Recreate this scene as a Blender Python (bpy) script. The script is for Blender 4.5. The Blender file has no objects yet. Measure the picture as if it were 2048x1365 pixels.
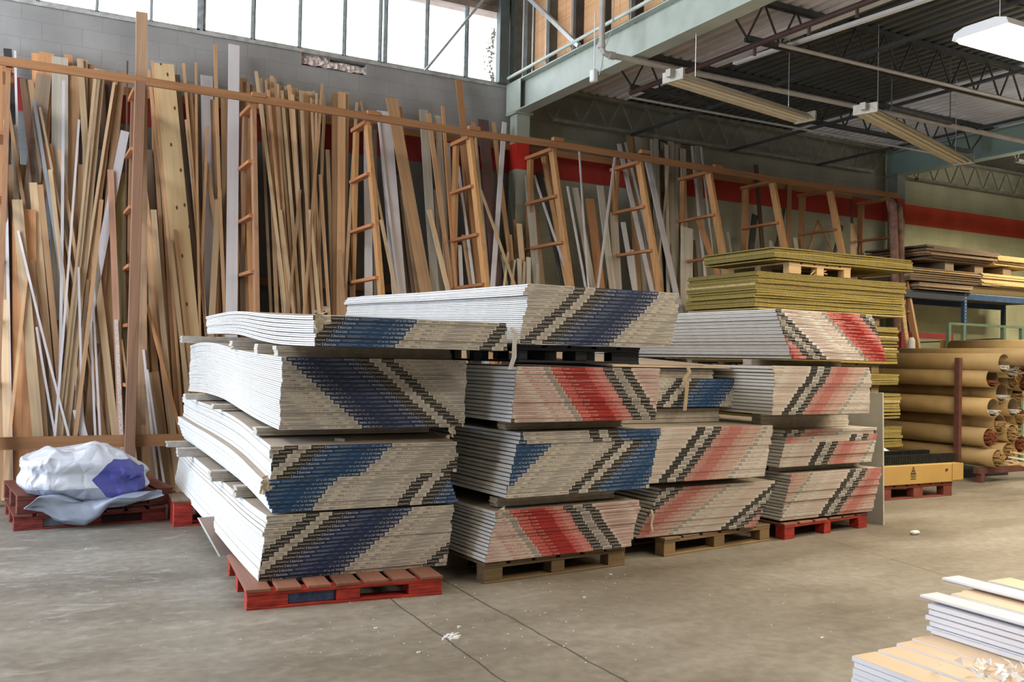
import bpy, math, random
import numpy as np
from mathutils import Vector, Matrix, noise as mnoise

SC = bpy.context.scene
COL = SC.collection

# ------------------------------------------------------------------ camera, world, lights, exposure
F_PX, YAW, PITCH, ROLL, CAM_H = 1860.45, 0.493639, 0.01915, 0.0206947, 1.47543
def _axes():
    F = np.array([math.sin(YAW)*math.cos(PITCH), math.cos(YAW)*math.cos(PITCH), math.sin(PITCH)])
    Rt = np.array([math.cos(YAW), -math.sin(YAW), 0.0]); U = np.cross(Rt, F)
    c, s = math.cos(ROLL), math.sin(ROLL)
    return c*Rt+s*U, -s*Rt+c*U, F
AR, AU, AF = _axes()
cd = bpy.data.cameras.new('camera'); cam = bpy.data.objects.new('camera', cd); COL.objects.link(cam)
cd.sensor_width = 36.0; cd.lens = F_PX/2048*36.0; cd.clip_end = 200
cam.matrix_world = Matrix(((AR[0], AU[0], -AF[0], 0), (AR[1], AU[1], -AF[1], 0), (AR[2], AU[2], -AF[2], CAM_H), (0, 0, 0, 1)))
SC.camera = cam
def hit(px, axis, v):
    """world point where the sight line through a photo point meets the plane axis=v (how the place was surveyed)"""
    d = AF+(px[0]-1024)/F_PX*AR+(682.5-px[1])/F_PX*AU
    o = np.array([0, 0, CAM_H]); t = (v-o[axis])/d[axis]
    return o+t*d
def hitp(px, n, p0):
    d = AF+(px[0]-1024)/F_PX*AR+(682.5-px[1])/F_PX*AU
    o = np.array([0, 0, CAM_H]); n = np.array(n, float); t = (n@(np.array(p0, float)-o))/(n@d)
    return o+t*d

w = bpy.data.worlds.new('daylight'); SC.world = w; w.use_nodes = True
w.node_tree.nodes['Background'].inputs[0].default_value = (0.86, 0.93, 1.0, 1)
w.node_tree.nodes['Background'].inputs[1].default_value = 7.5
def area(name, loc, rot, sx, sy, power, col):
    l = bpy.data.lights.new(name, 'AREA'); l.shape = 'RECTANGLE'; l.size = sx; l.size_y = sy
    l.energy = power; l.color = col
    o = bpy.data.objects.new(name, l); COL.objects.link(o); o.location = loc; o.rotation_euler = rot
    return o
R90 = math.pi/2
# daylight entering by the loading door in the left wall (area light fills the opening)
area('loading_door_daylight', (-4.38, 7.2, 2.2), (0, -R90, 0), 4.2, 4.2, 540, (0.62, 0.76, 1.0))
# daylight through the ribbon windows of the back wall
portal = area('ribbon_window_portal', (1.2, 11.72, 5.8), (-R90, 0, 0), 9.8, 1.3, 1.0, (1.0, 1.0, 1.0)); portal.data.cycles.is_portal = True   # only steers sampling of the sky through the panes
# added fill light, unseen, to brighten the plywood above the girder
area('plywood_fill_light', (-4.2, 7.0, 6.9), (0, -R90*0.98, 0), 1.6, 6.0, 800, (0.97, 0.98, 1.0))
# fluorescent strips hanging over the near aisles (their fixtures hang above the frame)
for i, (x, y, e) in enumerate([(4.9, 0.9, 240), (-0.8, 3.6, 80), (6.8, 2.6, 190), (10.5, 3.2, 200), (10.9, 5.4, 190), (15.5, 5.5, 260), (15.5, 8.4, 330)]):
    area('strip_light', (x, y, 4.15), (0, 0, 0), 2.4, 0.3, e, (1.0, 0.84, 0.60) if x > 6 else (1.0, 0.87, 0.68))
    if x > 6: area('strip_light_upward', (x, y, 4.3), (math.pi, 0, 0), 2.4, 0.3, e*(0.8 if x == 6.8 else 0.4), (1.0, 0.92, 0.84))
SC.view_settings.view_transform = 'Standard'; SC.view_settings.look = 'None'
SC.view_settings.gamma = 1.0; SC.view_settings.use_curve_mapping = False
SC.view_settings.exposure = -0.7
SC.cycles.max_bounces = 6; SC.cycles.diffuse_bounces = 4; SC.cycles.caustics_reflective = False; SC.cycles.caustics_refractive = False
SC.cycles.use_denoising = True

# ------------------------------------------------------------------ materials
MATS = {}
def nodes_of(name, rough=0.6, metal=0.0, spec=0.5):
    m = bpy.data.materials.new(name); m.use_nodes = True
    nt = m.node_tree; b = nt.nodes['Principled BSDF']
    b.inputs['Roughness'].default_value = rough; b.inputs['Metallic'].default_value = metal
    b.inputs['Specular IOR Level'].default_value = spec
    return m, nt, b
def N(nt, t, **k):
    n = nt.nodes.new(t)
    for a, v in k.items():
        if a.startswith('i_'): n.inputs[int(a[2:])].default_value = v
        else: setattr(n, a, v)
    return n
def c4(c): return (c[0], c[1], c[2], 1.0)
def ramp(nt, fac, stops):
    r = nt.nodes.new('ShaderNodeValToRGB'); e = r.color_ramp.elements
    e[0].position, e[0].color = stops[0][0], c4(stops[0][1]); e[1].position, e[1].color = stops[-1][0], c4(stops[-1][1])
    for p, c in stops[1:-1]:
        x = e.new(p); x.color = c4(c)
    nt.links.new(fac, r.inputs[0]); return r
def noisy(name, col, rough=0.6, var=0.18, scale=6.0, metal=0.0, bump=0.0, stretch=(1, 1, 1), rnd=0.0, spec=0.5, bscale=None):
    if name in MATS: return MATS[name]
    m, nt, b = nodes_of(name, rough, metal, spec)
    tc = N(nt, 'ShaderNodeTexCoord'); mp = N(nt, 'ShaderNodeMapping'); mp.inputs['Scale'].default_value = stretch
    nt.links.new(tc.outputs['Object'], mp.inputs[0])
    nz = N(nt, 'ShaderNodeTexNoise'); nz.inputs['Scale'].default_value = scale; nz.inputs['Detail'].default_value = 5
    nt.links.new(mp.outputs[0], nz.inputs['Vector'])
    r = ramp(nt, nz.outputs['Fac'], [(0.3, [c*(1-var) for c in col]), (0.7, [min(1, c*(1+var)) for c in col])])
    out = r.outputs[0]
    if rnd:
        oi = N(nt, 'ShaderNodeObjectInfo'); mr = N(nt, 'ShaderNodeMapRange'); mr.inputs[3].default_value = 1-rnd; mr.inputs[4].default_value = 1+rnd
        nt.links.new(oi.outputs['Random'], mr.inputs[0])
        hs = N(nt, 'ShaderNodeHueSaturation'); nt.links.new(mr.outputs[0], hs.inputs['Value']); nt.links.new(out, hs.inputs['Color']); out = hs.outputs[0]
    nt.links.new(out, b.inputs['Base Color'])
    if bump:
        n2 = nz
        if bscale:
            n2 = N(nt, 'ShaderNodeTexNoise'); n2.inputs['Scale'].default_value = bscale; n2.inputs['Detail'].default_value = 4
            nt.links.new(mp.outputs[0], n2.inputs['Vector'])
        bp = N(nt, 'ShaderNodeBump'); bp.inputs['Strength'].default_value = bump; bp.inputs['Distance'].default_value = 0.01
        nt.links.new(n2.outputs['Fac'], bp.inputs['Height']); nt.links.new(bp.outputs[0], b.inputs['Normal'])
    MATS[name] = m; return m
def wood(name, col, axis='Z', var=0.28, rough=0.55, knots=False, rnd=0.16, fine=1.0):
    if name in MATS: return MATS[name]
    m, nt, b = nodes_of(name, rough)
    st = {'Z': (28, 28, 1.1), 'X': (1.1, 28, 28), 'Y': (28, 1.1, 28)}[axis]
    tc = N(nt, 'ShaderNodeTexCoord'); mp = N(nt, 'ShaderNodeMapping'); mp.inputs['Scale'].default_value = [s*fine for s in st]
    oi = N(nt, 'ShaderNodeObjectInfo')
    cx = N(nt, 'ShaderNodeCombineXYZ'); mu = N(nt, 'ShaderNodeMath', operation='MULTIPLY', i_1=40.0)
    nt.links.new(oi.outputs['Random'], mu.inputs[0]); nt.links.new(mu.outputs[0], cx.inputs[0]); nt.links.new(mu.outputs[0], cx.inputs[1])
    nt.links.new(tc.outputs['Object'], mp.inputs[0]); nt.links.new(cx.outputs[0], mp.inputs['Location'])
    nz = N(nt, 'ShaderNodeTexNoise'); nz.inputs['Scale'].default_value = 1.0; nz.inputs['Detail'].default_value = 6; nz.inputs['Distortion'].default_value = 0.6
    nt.links.new(mp.outputs[0], nz.inputs['Vector'])
    d = [c*(1-var) for c in col]; l = [min(1, c*(1+var*0.6)) for c in col]
    r = ramp(nt, nz.outputs['Fac'], [(0.25, d), (0.5, col), (0.75, l)])
    out = r.outputs[0]
    if knots:
        sp = N(nt, 'ShaderNodeSeparateXYZ'); nt.links.new(tc.outputs['Object'], sp.inputs[0]); ck = N(nt, 'ShaderNodeCombineXYZ')
        kx = N(nt, 'ShaderNodeMath', operation='MULTIPLY', i_1=5.5); kz = N(nt, 'ShaderNodeMath', operation='MULTIPLY', i_1=2.6)
        nt.links.new(sp.outputs[0], kx.inputs[0]); nt.links.new(sp.outputs[2], kz.inputs[0]); nt.links.new(kx.outputs[0], ck.inputs[0]); nt.links.new(kz.outputs[0], ck.inputs[1])
        vo = N(nt, 'ShaderNodeTexVoronoi', voronoi_dimensions='2D'); vo.inputs['Scale'].default_value = 1.0; nt.links.new(ck.outputs[0], vo.inputs['Vector'])
        rk = ramp(nt, vo.outputs['Distance'], [(0.045, (0.16, 0.07, 0.03)), (0.08, (1, 1, 1))])
        mx = N(nt, 'ShaderNodeMix', data_type='RGBA', blend_type='MULTIPLY'); mx.inputs['Factor'].default_value = 1.0
        nt.links.new(out, mx.inputs['A']); nt.links.new(rk.outputs[0], mx.inputs['B']); out = mx.outputs['Result']
    mr = N(nt, 'ShaderNodeMapRange'); mr.inputs[3].default_value = 1-rnd; mr.inputs[4].default_value = 1+rnd
    nt.links.new(oi.outputs['Random'], mr.inputs[0])
    hs = N(nt, 'ShaderNodeHueSaturation'); nt.links.new(mr.outputs[0], hs.inputs['Value']); nt.links.new(out, hs.inputs['Color'])
    nt.links.new(hs.outputs[0], b.inputs['Base Color'])
    bp = N(nt, 'ShaderNodeBump'); bp.inputs['Strength'].default_value = 0.15; bp.inputs['Distance'].default_value = 0.004
    nt.links.new(nz.outputs['Fac'], bp.inputs['Height']); nt.links.new(bp.outputs[0], b.inputs['Normal'])
    MATS[name] = m; return m
def plain(name, col, rough=0.6, metal=0.0, emit=0.0, spec=0.5):
    if name in MATS: return MATS[name]
    m, nt, b = nodes_of(name, rough, metal, spec)
    b.inputs['Base Color'].default_value = c4(col)
    if emit:
        b.inputs['Emission Color'].default_value = c4(col); b.inputs['Emission Strength'].default_value = emit
    MATS[name] = m; return m

# ------------------------------------------------------------------ mesh builder
class MB:
    def __init__(s): s.v = []; s.f = []; s.m = []; s.mats = []
    def mi(s, mat):
        if mat is None: return 0
        if mat not in s.mats: s.mats.append(mat)
        return s.mats.index(mat)
    def add(s, vs, fs, mat=None):
        b = len(s.v); s.v += [tuple(v) for v in vs]; k = s.mi(mat)
        for f in fs: s.f.append(tuple(b+i for i in f)); s.m.append(k)
    def box(s, lo, hi, mat=None, M=None, bev=0.0):
        x0, y0, z0 = lo; x1, y1, z1 = hi
        if bev > 0:
            b = bev; vs = []
            # chamfered box: 24 verts
            for sx in (0, 1):
                for sy in (0, 1):
                    for sz in (0, 1):
                        X = (x0, x1)[sx]; Y = (y0, y1)[sy]; Z = (z0, z1)[sz]
                        dx = b if sx == 0 else -b; dy = b if sy == 0 else -b; dz = b if sz == 0 else -b
                        vs += [(X, Y+dy, Z+dz), (X+dx, Y, Z+dz), (X+dx, Y+dy, Z)]
            I = lambda a, c, d, k: (a*4+c*2+d)*3+k
            fs = [(I(0,0,0,0), I(0,0,1,0), I(0,1,1,0), I(0,1,0,0)), (I(1,0,0,0), I(1,1,0,0), I(1,1,1,0), I(1,0,1,0)),
                  (I(0,0,0,1), I(1,0,0,1), I(1,0,1,1), I(0,0,1,1)), (I(0,1,0,1), I(0,1,1,1), I(1,1,1,1), I(1,1,0,1)),
                  (I(0,0,0,2), I(0,1,0,2), I(1,1,0,2), I(1,0,0,2)), (I(0,0,1,2), I(1,0,1,2), I(1,1,1,2), I(0,1,1,2))]
            for c in (0, 1):
                for d in (0, 1):
                    fs.append((I(0,c,d,1), I(1,c,d,1), I(1,c,d,2), I(0,c,d,2)) if (c+d) % 2 else (I(0,c,d,2), I(1,c,d,2), I(1,c,d,1), I(0,c,d,1)))
                    fs.append((I(c,0,d,0), I(c,1,d,0), I(c,1,d,2), I(c,0,d,2)))
                    fs.append((I(c,d,0,0), I(c,d,1,0), I(c,d,1,1), I(c,d,0,1)))
                    for e in (0, 1): fs.append((I(c,d,e,0), I(c,d,e,1), I(c,d,e,2)))
        else:
            vs = [(x0,y0,z0),(x1,y0,z0),(x1,y1,z0),(x0,y1,z0),(x0,y0,z1),(x1,y0,z1),(x1,y1,z1),(x0,y1,z1)]
            fs = [(0,3,2,1),(4,5,6,7),(0,1,5,4),(1,2,6,5),(2,3,7,6),(3,0,4,7)]
        if M is not None: vs = [tuple(M @ Vector(v)) for v in vs]
        s.add(vs, fs, mat)
    def tube(s, pts, r, mat=None, n=10, cap=True, r_in=None):
        pts = [Vector(p) for p in pts]; rings = []
        for i, p in enumerate(pts):
            t = (pts[min(i+1, len(pts)-1)]-pts[max(i-1, 0)]).normalized()
            up = Vector((0, 0, 1)) if abs(t.z) < 0.95 else Vector((1, 0, 0))
            a = t.cross(up).normalized(); b = t.cross(a).normalized()
            rr = r[i] if isinstance(r, (list, tuple)) else r
            rings.append([p+(a*math.cos(2*math.pi*k/n)+b*math.sin(2*math.pi*k/n))*rr for k in range(n)])
        vs = [v for rg in rings for v in rg]; fs = []
        for i in range(len(rings)-1):
            for k in range(n):
                fs.append((i*n+k, i*n+(k+1) % n, (i+1)*n+(k+1) % n, (i+1)*n+k))
        if cap: fs.append(tuple(range(n-1, -1, -1))); fs.append(tuple((len(rings)-1)*n+k for k in range(n)))
        s.add(vs, fs, mat)
    def bar(s, a, b, wx, wy, mat=None, side=(1, 0, 0)):
        """square bar from a to b, wx across 'side', wy across the other"""
        a = Vector(a); b = Vector(b); t = (b-a).normalized(); sd = Vector(side)
        sd = (sd-t*sd.dot(t)).normalized(); o = t.cross(sd)
        vs = []
        for p in (a, b):
            for u, v in ((-1,-1),(1,-1),(1,1),(-1,1)): vs.append(p+sd*u*wx/2+o*v*wy/2)
        s.add(vs, [(3,2,1,0),(4,5,6,7),(0,1,5,4),(1,2,6,5),(2,3,7,6),(3,0,4,7)], mat)
    def build(s, name, mat=None, parent=None, smooth=False):
        me = bpy.data.meshes.new(name); me.from_pydata([tuple(v) for v in s.v], [], s.f)
        if s.mats:
            for m in s.mats: me.materials.append(m)
            me.polygons.foreach_set('material_index', s.m)
        elif mat: me.materials.append(mat)
        if smooth: me.polygons.foreach_set('use_smooth', [True]*len(me.polygons))
        me.update()
        o = bpy.data.objects.new(name, me); COL.objects.link(o)
        if parent: o.parent = parent
        return o
def tag(o, label=None, cat=None, group=None, kind=None):
    if label: o['label'] = label
    if cat: o['category'] = cat
    if group: o['group'] = group
    if kind: o['kind'] = kind
    return o
def empty(name, loc=(0, 0, 0), rz=0.0):
    o = bpy.data.objects.new(name, None); COL.objects.link(o); o.location = loc; o.rotation_euler = (0, 0, rz)
    o.empty_display_size = 0.05; return o
def struct(o): o['kind'] = 'structure'; return o
ORD = ['first','second','third','fourth','fifth','sixth','seventh','eighth','ninth','tenth','eleventh','twelfth','thirteenth','fourteenth','fifteenth',
       'sixteenth','seventeenth','eighteenth','nineteenth']
TENS = {2:'twenty',3:'thirty',4:'forty',5:'fifty',6:'sixty',7:'seventy'}
def ordn(i):
    if i < 19: return ORD[i]
    n = i+1; t, u = divmod(n, 10)
    return (TENS[t][:-1]+'ieth') if u == 0 else TENS[t]+'-'+ORD[u-1]
YW = 11.468   # inner face of the back wall
GX1, GX2 = 6.06, 13.68   # girder lines
ZSILL, ZG = 5.287, 4.862
# ------------------------------------------------------------------ floor
def floor_mat():
    m, nt, b = nodes_of('worn_concrete', 0.5)
    tc = N(nt, 'ShaderNodeTexCoord')
    n1 = N(nt, 'ShaderNodeTexNoise'); n1.inputs['Scale'].default_value = 0.55; n1.inputs['Detail'].default_value = 8; n1.inputs['Roughness'].default_value = 0.62
    mp = N(nt, 'ShaderNodeMapping'); mp.inputs['Rotation'].default_value = (0, 0, 0.5); mp.inputs['Scale'].default_value = (1, 2.4, 1)
    nt.links.new(tc.outputs['Object'], mp.inputs[0]); nt.links.new(mp.outputs[0], n1.inputs['Vector'])
    r = ramp(nt, n1.outputs['Fac'], [(0.3, (0.16, 0.14, 0.11)), (0.5, (0.24, 0.215, 0.175)), (0.72, (0.33, 0.305, 0.26))])
    n2 = N(nt, 'ShaderNodeTexNoise'); n2.inputs['Scale'].default_value = 14; n2.inputs['Detail'].default_value = 6
    nt.links.new(tc.outputs['Object'], n2.inputs['Vector'])
    r2 = ramp(nt, n2.outputs['Fac'], [(0.35, (0.84, 0.84, 0.84)), (0.65, (1.08, 1.08, 1.08))])
    mx = N(nt, 'ShaderNodeMix', data_type='RGBA', blend_type='MULTIPLY'); mx.inputs['Factor'].default_value = 1
    nt.links.new(r.outputs[0], mx.inputs['A']); nt.links.new(r2.outputs[0], mx.inputs['B']); col = mx.outputs['Result']
    # gypsum dust and scuffs, thickest in front of the stacks
    n3 = N(nt, 'ShaderNodeTexNoise'); n3.inputs['Scale'].default_value = 3.2; n3.inputs['Detail'].default_value = 9; n3.inputs['Roughness'].default_value = 0.75; n3.inputs['Distortion'].default_value = 0.8
    nt.links.new(mp.outputs[0], n3.inputs['Vector'])
    r3 = ramp(nt, n3.outputs['Fac'], [(0.53, (0, 0, 0)), (0.72, (0.7, 0.7, 0.7))])
    vd = N(nt, 'ShaderNodeVectorMath', operation='DISTANCE'); vd.inputs[1].default_value = (0.4, 6.6, 0)
    nt.links.new(tc.outputs['Object'], vd.inputs[0])
    rd = ramp(nt, vd.outputs['Value'], [(0.0, (1, 1, 1)), (1.0, (0.12, 0.12, 0.12))])
    dv = N(nt, 'ShaderNodeMath', operation='DIVIDE', i_1=3.2); nt.links.new(vd.outputs['Value'], dv.inputs[0]); nt.links.new(dv.outputs[0], rd.inputs[0])
    mm = N(nt, 'ShaderNodeMath', operation='MULTIPLY'); nt.links.new(r3.outputs[0], mm.inputs[0]); nt.links.new(rd.outputs[0], mm.inputs[1])
    m3 = N(nt, 'ShaderNodeMix', data_type='RGBA'); nt.links.new(mm.outputs[0], m3.inputs['Factor']); nt.links.new(col, m3.inputs['A']); m3.inputs['B'].default_value = (0.62, 0.62, 0.6, 1)
    col = m3.outputs['Result']
    # control joints and cracks
    sx = N(nt, 'ShaderNodeSeparateXYZ'); nt.links.new(tc.outputs['Object'], sx.inputs[0])
    nw = N(nt, 'ShaderNodeTexNoise'); nw.inputs['Scale'].default_value = 5; nt.links.new(tc.outputs['Object'], nw.inputs['Vector'])
    for (a, b2, wd, wob) in [((816, 1225), (1010, 1365), 0.006, 0.03), ((934, 1188), (1150, 1308), 0.007, 0.03), ((1640, 1075), (2048, 1200), 0.005, 0.004), ((700, 1195), (880, 1290), 0.0, 0.0)]:
        if wd == 0: continue
        P, Q = hit(a, 2, 0), hit(b2, 2, 0); d = (Q-P)[:2]; d /= np.linalg.norm(d); nx, ny = -d[1], d[0]; c = -(nx*P[0]+ny*P[1])
        m1 = N(nt, 'ShaderNodeMath', operation='MULTIPLY', i_1=float(nx)); m2 = N(nt, 'ShaderNodeMath', operation='MULTIPLY_ADD', i_1=float(ny))
        nt.links.new(sx.outputs[0], m1.inputs[0]); nt.links.new(sx.outputs[1], m2.inputs[0]); nt.links.new(m1.outputs[0], m2.inputs[2])
        ad = N(nt, 'ShaderNodeMath', operation='ADD', i_1=float(c)); nt.links.new(m2.outputs[0], ad.inputs[0])
        wv = N(nt, 'ShaderNodeMath', operation='MULTIPLY_ADD', i_1=wob); nt.links.new(nw.outputs['Fac'], wv.inputs[0]); nt.links.new(ad.outputs[0], wv.inputs[2])
        sb = N(nt, 'ShaderNodeMath', operation='SUBTRACT', i_1=wob*0.5); nt.links.new(wv.outputs[0], sb.inputs[0])
        ab = N(nt, 'ShaderNodeMath', operation='ABSOLUTE'); nt.links.new(sb.outputs[0], ab.inputs[0])
        lt = N(nt, 'ShaderNodeMath', operation='LESS_THAN', i_1=wd); nt.links.new(ab.outputs[0], lt.inputs[0])
        ml = N(nt, 'ShaderNodeMath', operation='MULTIPLY', i_1=0.75); nt.links.new(lt.outputs[0], ml.inputs[0])
        mc = N(nt, 'ShaderNodeMix', data_type='RGBA'); nt.links.new(ml.outputs[0], mc.inputs['Factor']); nt.links.new(col, mc.inputs['A']); mc.inputs['B'].default_value = (0.05, 0.045, 0.035, 1)
        col = mc.outputs['Result']
    nt.links.new(col, b.inputs['Base Color'])
    rr = ramp(nt, n1.outputs['Fac'], [(0.3, (0.42,)*3), (0.7, (0.62,)*3)]); nt.links.new(rr.outputs[0], b.inputs['Roughness'])
    bp = N(nt, 'ShaderNodeBump'); bp.inputs['Strength'].default_value = 0.12; bp.inputs['Distance'].default_value = 0.01
    nt.links.new(n2.outputs['Fac'], bp.inputs['Height']); nt.links.new(bp.outputs[0], b.inputs['Normal'])
    return m
q = MB(); q.box((-4.6, -3.2, -0.1), (24.2, YW+0.2, 0)); struct(q.build('floor', floor_mat()))

# ------------------------------------------------------------------ walls
def block_mat(name, upper, lower, stripe=(0.42, 0.035, 0.025), axis='X'):
    m, nt, b = nodes_of(name, 0.75)
    tc = N(nt, 'ShaderNodeTexCoord'); sx = N(nt, 'ShaderNodeSeparateXYZ'); nt.links.new(tc.outputs['Object'], sx.inputs[0])
    cb = N(nt, 'ShaderNodeCombineXYZ'); nt.links.new(sx.outputs[0 if axis == 'X' else 1], cb.inputs[0]); nt.links.new(sx.outputs[2], cb.inputs[1])
    br = N(nt, 'ShaderNodeTexBrick'); br.offset = 0.5; br.inputs['Scale'].default_value = 1.0
    br.inputs['Mortar Size'].default_value = 0.004; br.inputs['Mortar Smooth'].default_value = 0.4; br.inputs['Brick Width'].default_value = 0.4064; br.inputs['Row Height'].default_value = 0.2033
    br.inputs['Color1'].default_value = (1, 1, 1, 1); br.inputs['Color2'].default_value = (0.95, 0.95, 0.95, 1); br.inputs['Mortar'].default_value = (0.80, 0.80, 0.80, 1)
    nt.links.new(cb.outputs[0], br.inputs['Vector'])
    def gt(v):
        g = N(nt, 'ShaderNodeMath', operation='GREATER_THAN', i_1=v); nt.links.new(sx.outputs[2], g.inputs[0]); return g
    g1, g2 = gt(4.073), gt(4.435)
    a = N(nt, 'ShaderNodeMix', data_type='RGBA'); a.inputs['A'].default_value = c4(lower); a.inputs['B'].default_value = c4(stripe); nt.links.new(g1.outputs[0], a.inputs['Factor'])
    c = N(nt, 'ShaderNodeMix', data_type='RGBA'); nt.links.new(a.outputs['Result'], c.inputs['A']); c.inputs['B'].default_value = c4(upper); nt.links.new(g2.outputs[0], c.inputs['Factor'])
    x = N(nt, 'ShaderNodeMix', data_type='RGBA', blend_type='MULTIPLY'); x.inputs['Factor'].default_value = 1
    nt.links.new(c.outputs['Result'], x.inputs['A']); nt.links.new(br.outputs['Color'], x.inputs['B'])
    nz = N(nt, 'ShaderNodeTexNoise'); nz.inputs['Scale'].default_value = 2.2; nz.inputs['Detail'].default_value = 7; nt.links.new(tc.outputs['Object'], nz.inputs['Vector'])
    r = ramp(nt, nz.outputs['Fac'], [(0.3, (0.82, 0.82, 0.82)), (0.7, (1.1, 1.1, 1.1))])
    y = N(nt, 'ShaderNodeMix', data_type='RGBA', blend_type='MULTIPLY'); y.inputs['Factor'].default_value = 1
    nt.links.new(x.outputs['Result'], y.inputs['A']); nt.links.new(r.outputs[0], y.inputs['B'])
    nt.links.new(y.outputs['Result'], b.inputs['Base Color'])
    bp = N(nt, 'ShaderNodeBump'); bp.inputs['Strength'].default_value = 0.25; bp.inputs['Distance'].default_value = 0.01; bp.invert = True
    nt.links.new(br.outputs['Fac'], bp.inputs['Height']); nt.links.new(bp.outputs[0], b.inputs['Normal'])
    return m
MW_L = block_mat('grey_block_left_bay', (0.33, 0.325, 0.315), (0.20, 0.20, 0.19), (0.34, 0.03, 0.025))
MW_M = block_mat('painted_block_middle_bay', (0.26, 0.26, 0.21), (0.44, 0.45, 0.35), (0.50, 0.05, 0.035))  # upper colour is the same paint darkened for shade under the low roof
MW_R = block_mat('painted_block_right_bay', (0.46, 0.47, 0.33), (0.68, 0.70, 0.46), (0.72, 0.09, 0.055))  # upper part likewise has the low roof's shade put into its colour
HX0, HX1, HZ0 = hit((603, 128), 1, YW)[0], hit((733, 140), 1, YW)[0], hit((660, 133), 1, YW)[2]-0.04
wl = MB()
wl.box((-4.6, YW, 0), (HX0, YW+0.2, ZSILL-0.03)); wl.box((HX1, YW, 0), (GX1, YW+0.2, ZSILL-0.03)); wl.box((HX0, YW, 0), (HX1, YW+0.2, HZ0))
wl.box((HX0, YW+0.13, HZ0), (HX1, YW+0.2, ZSILL-0.03)); wl.box((-4.6, YW, 6.9), (GX1, YW+0.2, 8.6))
struct(wl.build('wall_back', MW_L))
wm = MB(); wm.box((GX1, YW, 0), (GX2, YW+0.2, 5.6)); struct(wm.build('wall_back_middle', MW_M))
wr = MB(); wr.box((GX2, YW, 0), (24.2, YW+0.2, 5.6)); struct(wr.build('wall_back_right', MW_R))
# left wall with the loading door opening, rear and right walls (out of frame, they close the room)
ml = noisy('dark_painted_block', (0.3, 0.29, 0.26), 0.8, 0.1)
q = MB(); q.box((-4.6, 9.4, 0), (-4.4, YW, 8.6)); q.box((-4.6, -3.2, 0), (-4.4, 5.0, 8.6)); q.box((-4.6, 5.0, 4.4), (-4.4, 9.4, 8.6)); struct(q.build('wall_left', ml))
q = MB(); q.box((-4.6, -3.4, 0), (24.2, -3.2, 8.6)); struct(q.build('wall_front', ml))
q = MB(); q.box((24.2, -3.4, 0), (24.4, YW+0.2, 5.6)); struct(q.build('wall_right', ml))
# broken masonry in the hole under the sill
mr_ = noisy('broken_pink_mortar', (0.66, 0.57, 0.53), 0.9, 0.3, 14, bump=0.8)
rnd = random.Random(5)
q = MB()
nx_, nz_ = 44, 10
vs = []
for j in range(nz_+1):
    for i in range(nx_+1):
        x = HX0+(HX1-HX0)*i/nx_; z = HZ0+0.02+(0.18 if i < nx_*0.45 else 0.11)*j/nz_
        y = YW+0.03+0.035*mnoise.noise(Vector((x*22, 0, z*30)))+0.02*(j/nz_)
        if j == nz_: y = YW+0.14
        vs.append((x, y, z+(0.02*mnoise.noise(Vector((x*14, 3, 0))) if j in (0, nz_) else 0)))
fs = [(j*(nx_+1)+i, j*(nx_+1)+i+1, (j+1)*(nx_+1)+i+1, (j+1)*(nx_+1)+i) for j in range(nz_) for i in range(nx_)]
q.add(vs, fs); rub = q.build('broken_block', mr_)
tag(rub, 'broken pinkish block rubble in the hole under the window sill', 'masonry')
# ------------------------------------------------------------------ ribbon window
m_fr = noisy('window_steel', (0.30, 0.33, 0.33), 0.5, 0.25, 20)
m_gl, nt, b = nodes_of('window_glass', 0.05); b.inputs['Base Color'].default_value = (1, 1, 1, 1)
tr = N(nt, 'ShaderNodeBsdfTransparent'); gl = N(nt, 'ShaderNodeBsdfGlossy'); gl.inputs['Roughness'].default_value = 0.05
mxs = N(nt, 'ShaderNodeMixShader'); mxs.inputs[0].default_value = 0.05; nt.links.new(tr.outputs[0], mxs.inputs[1]); nt.links.new(gl.outputs[0], mxs.inputs[2])
nt.links.new(mxs.outputs[0], nt.nodes['Material Output'].inputs[0])
ztop = 6.28
mull = [(75, 10, .03), (193, 30, .03), (301, 48, .03), (401, 63, .10), (504, 80, .055), (597, 96, .045), (686, 110, .05), (757, 120, .05), (768, 123, .05), (850, 138, .055), (929, 152, .06)]
xs = [(hit((a, b_), 1, YW+0.05)[0], w_) for a, b_, w_ in mull]
# more bays outside the left edge of the frame
xs = [(xs[0][0]-0.62*k, 0.05) for k in (7, 6, 5, 4, 3, 2, 1)]+xs
XE = hit((992, 160), 1, YW)[0]
wf = empty('window_1', (0, 0, 0)); struct(wf)
fr = MB()
fr.box((xs[0][0]-0.6, YW-0.02, ZSILL-0.03), (XE+0.2, YW+0.22, ZSILL+0.012)); fr.box((xs[0][0]-0.6, YW+0.0, ZSILL+0.012), (XE+0.2, YW+0.06, ZSILL+0.035))
fr.build('window_sill', noisy('sill_concrete', (0.42, 0.42, 0.39), 0.8, 0.25, 12), wf)
for x, w_ in xs:
    q = MB(); q.box((x-w_/2, YW+0.0, ZSILL), (x+w_/2, YW+0.05, 6.9)); q.box((x-w_*0.18, YW-0.015, ZSILL), (x+w_*0.18, YW, 6.9)); q.build('mullion', m_fr, wf)
ex = [xs[0][0]-0.6]+[x for x, _ in xs]+[XE]
for i in range(len(ex)-1):
    if ex[i+1]-ex[i] < 0.1: continue
    q = MB(); q.box((ex[i], YW+0.028, ZSILL), (ex[i+1], YW+0.034, ztop)); q.build('pane', m_gl, wf)
q = MB(); 
for k in range(6): q.box((xs[0][0]-0.6, YW-0.03+0.015*(k % 2), ztop+k*0.10), (XE+0.3, YW+0.2, ztop+k*0.10+0.09))
struct(q.build('trim_1', noisy('brown_header', (0.26, 0.19, 0.15), 0.7, 0.2, 6)))
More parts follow.
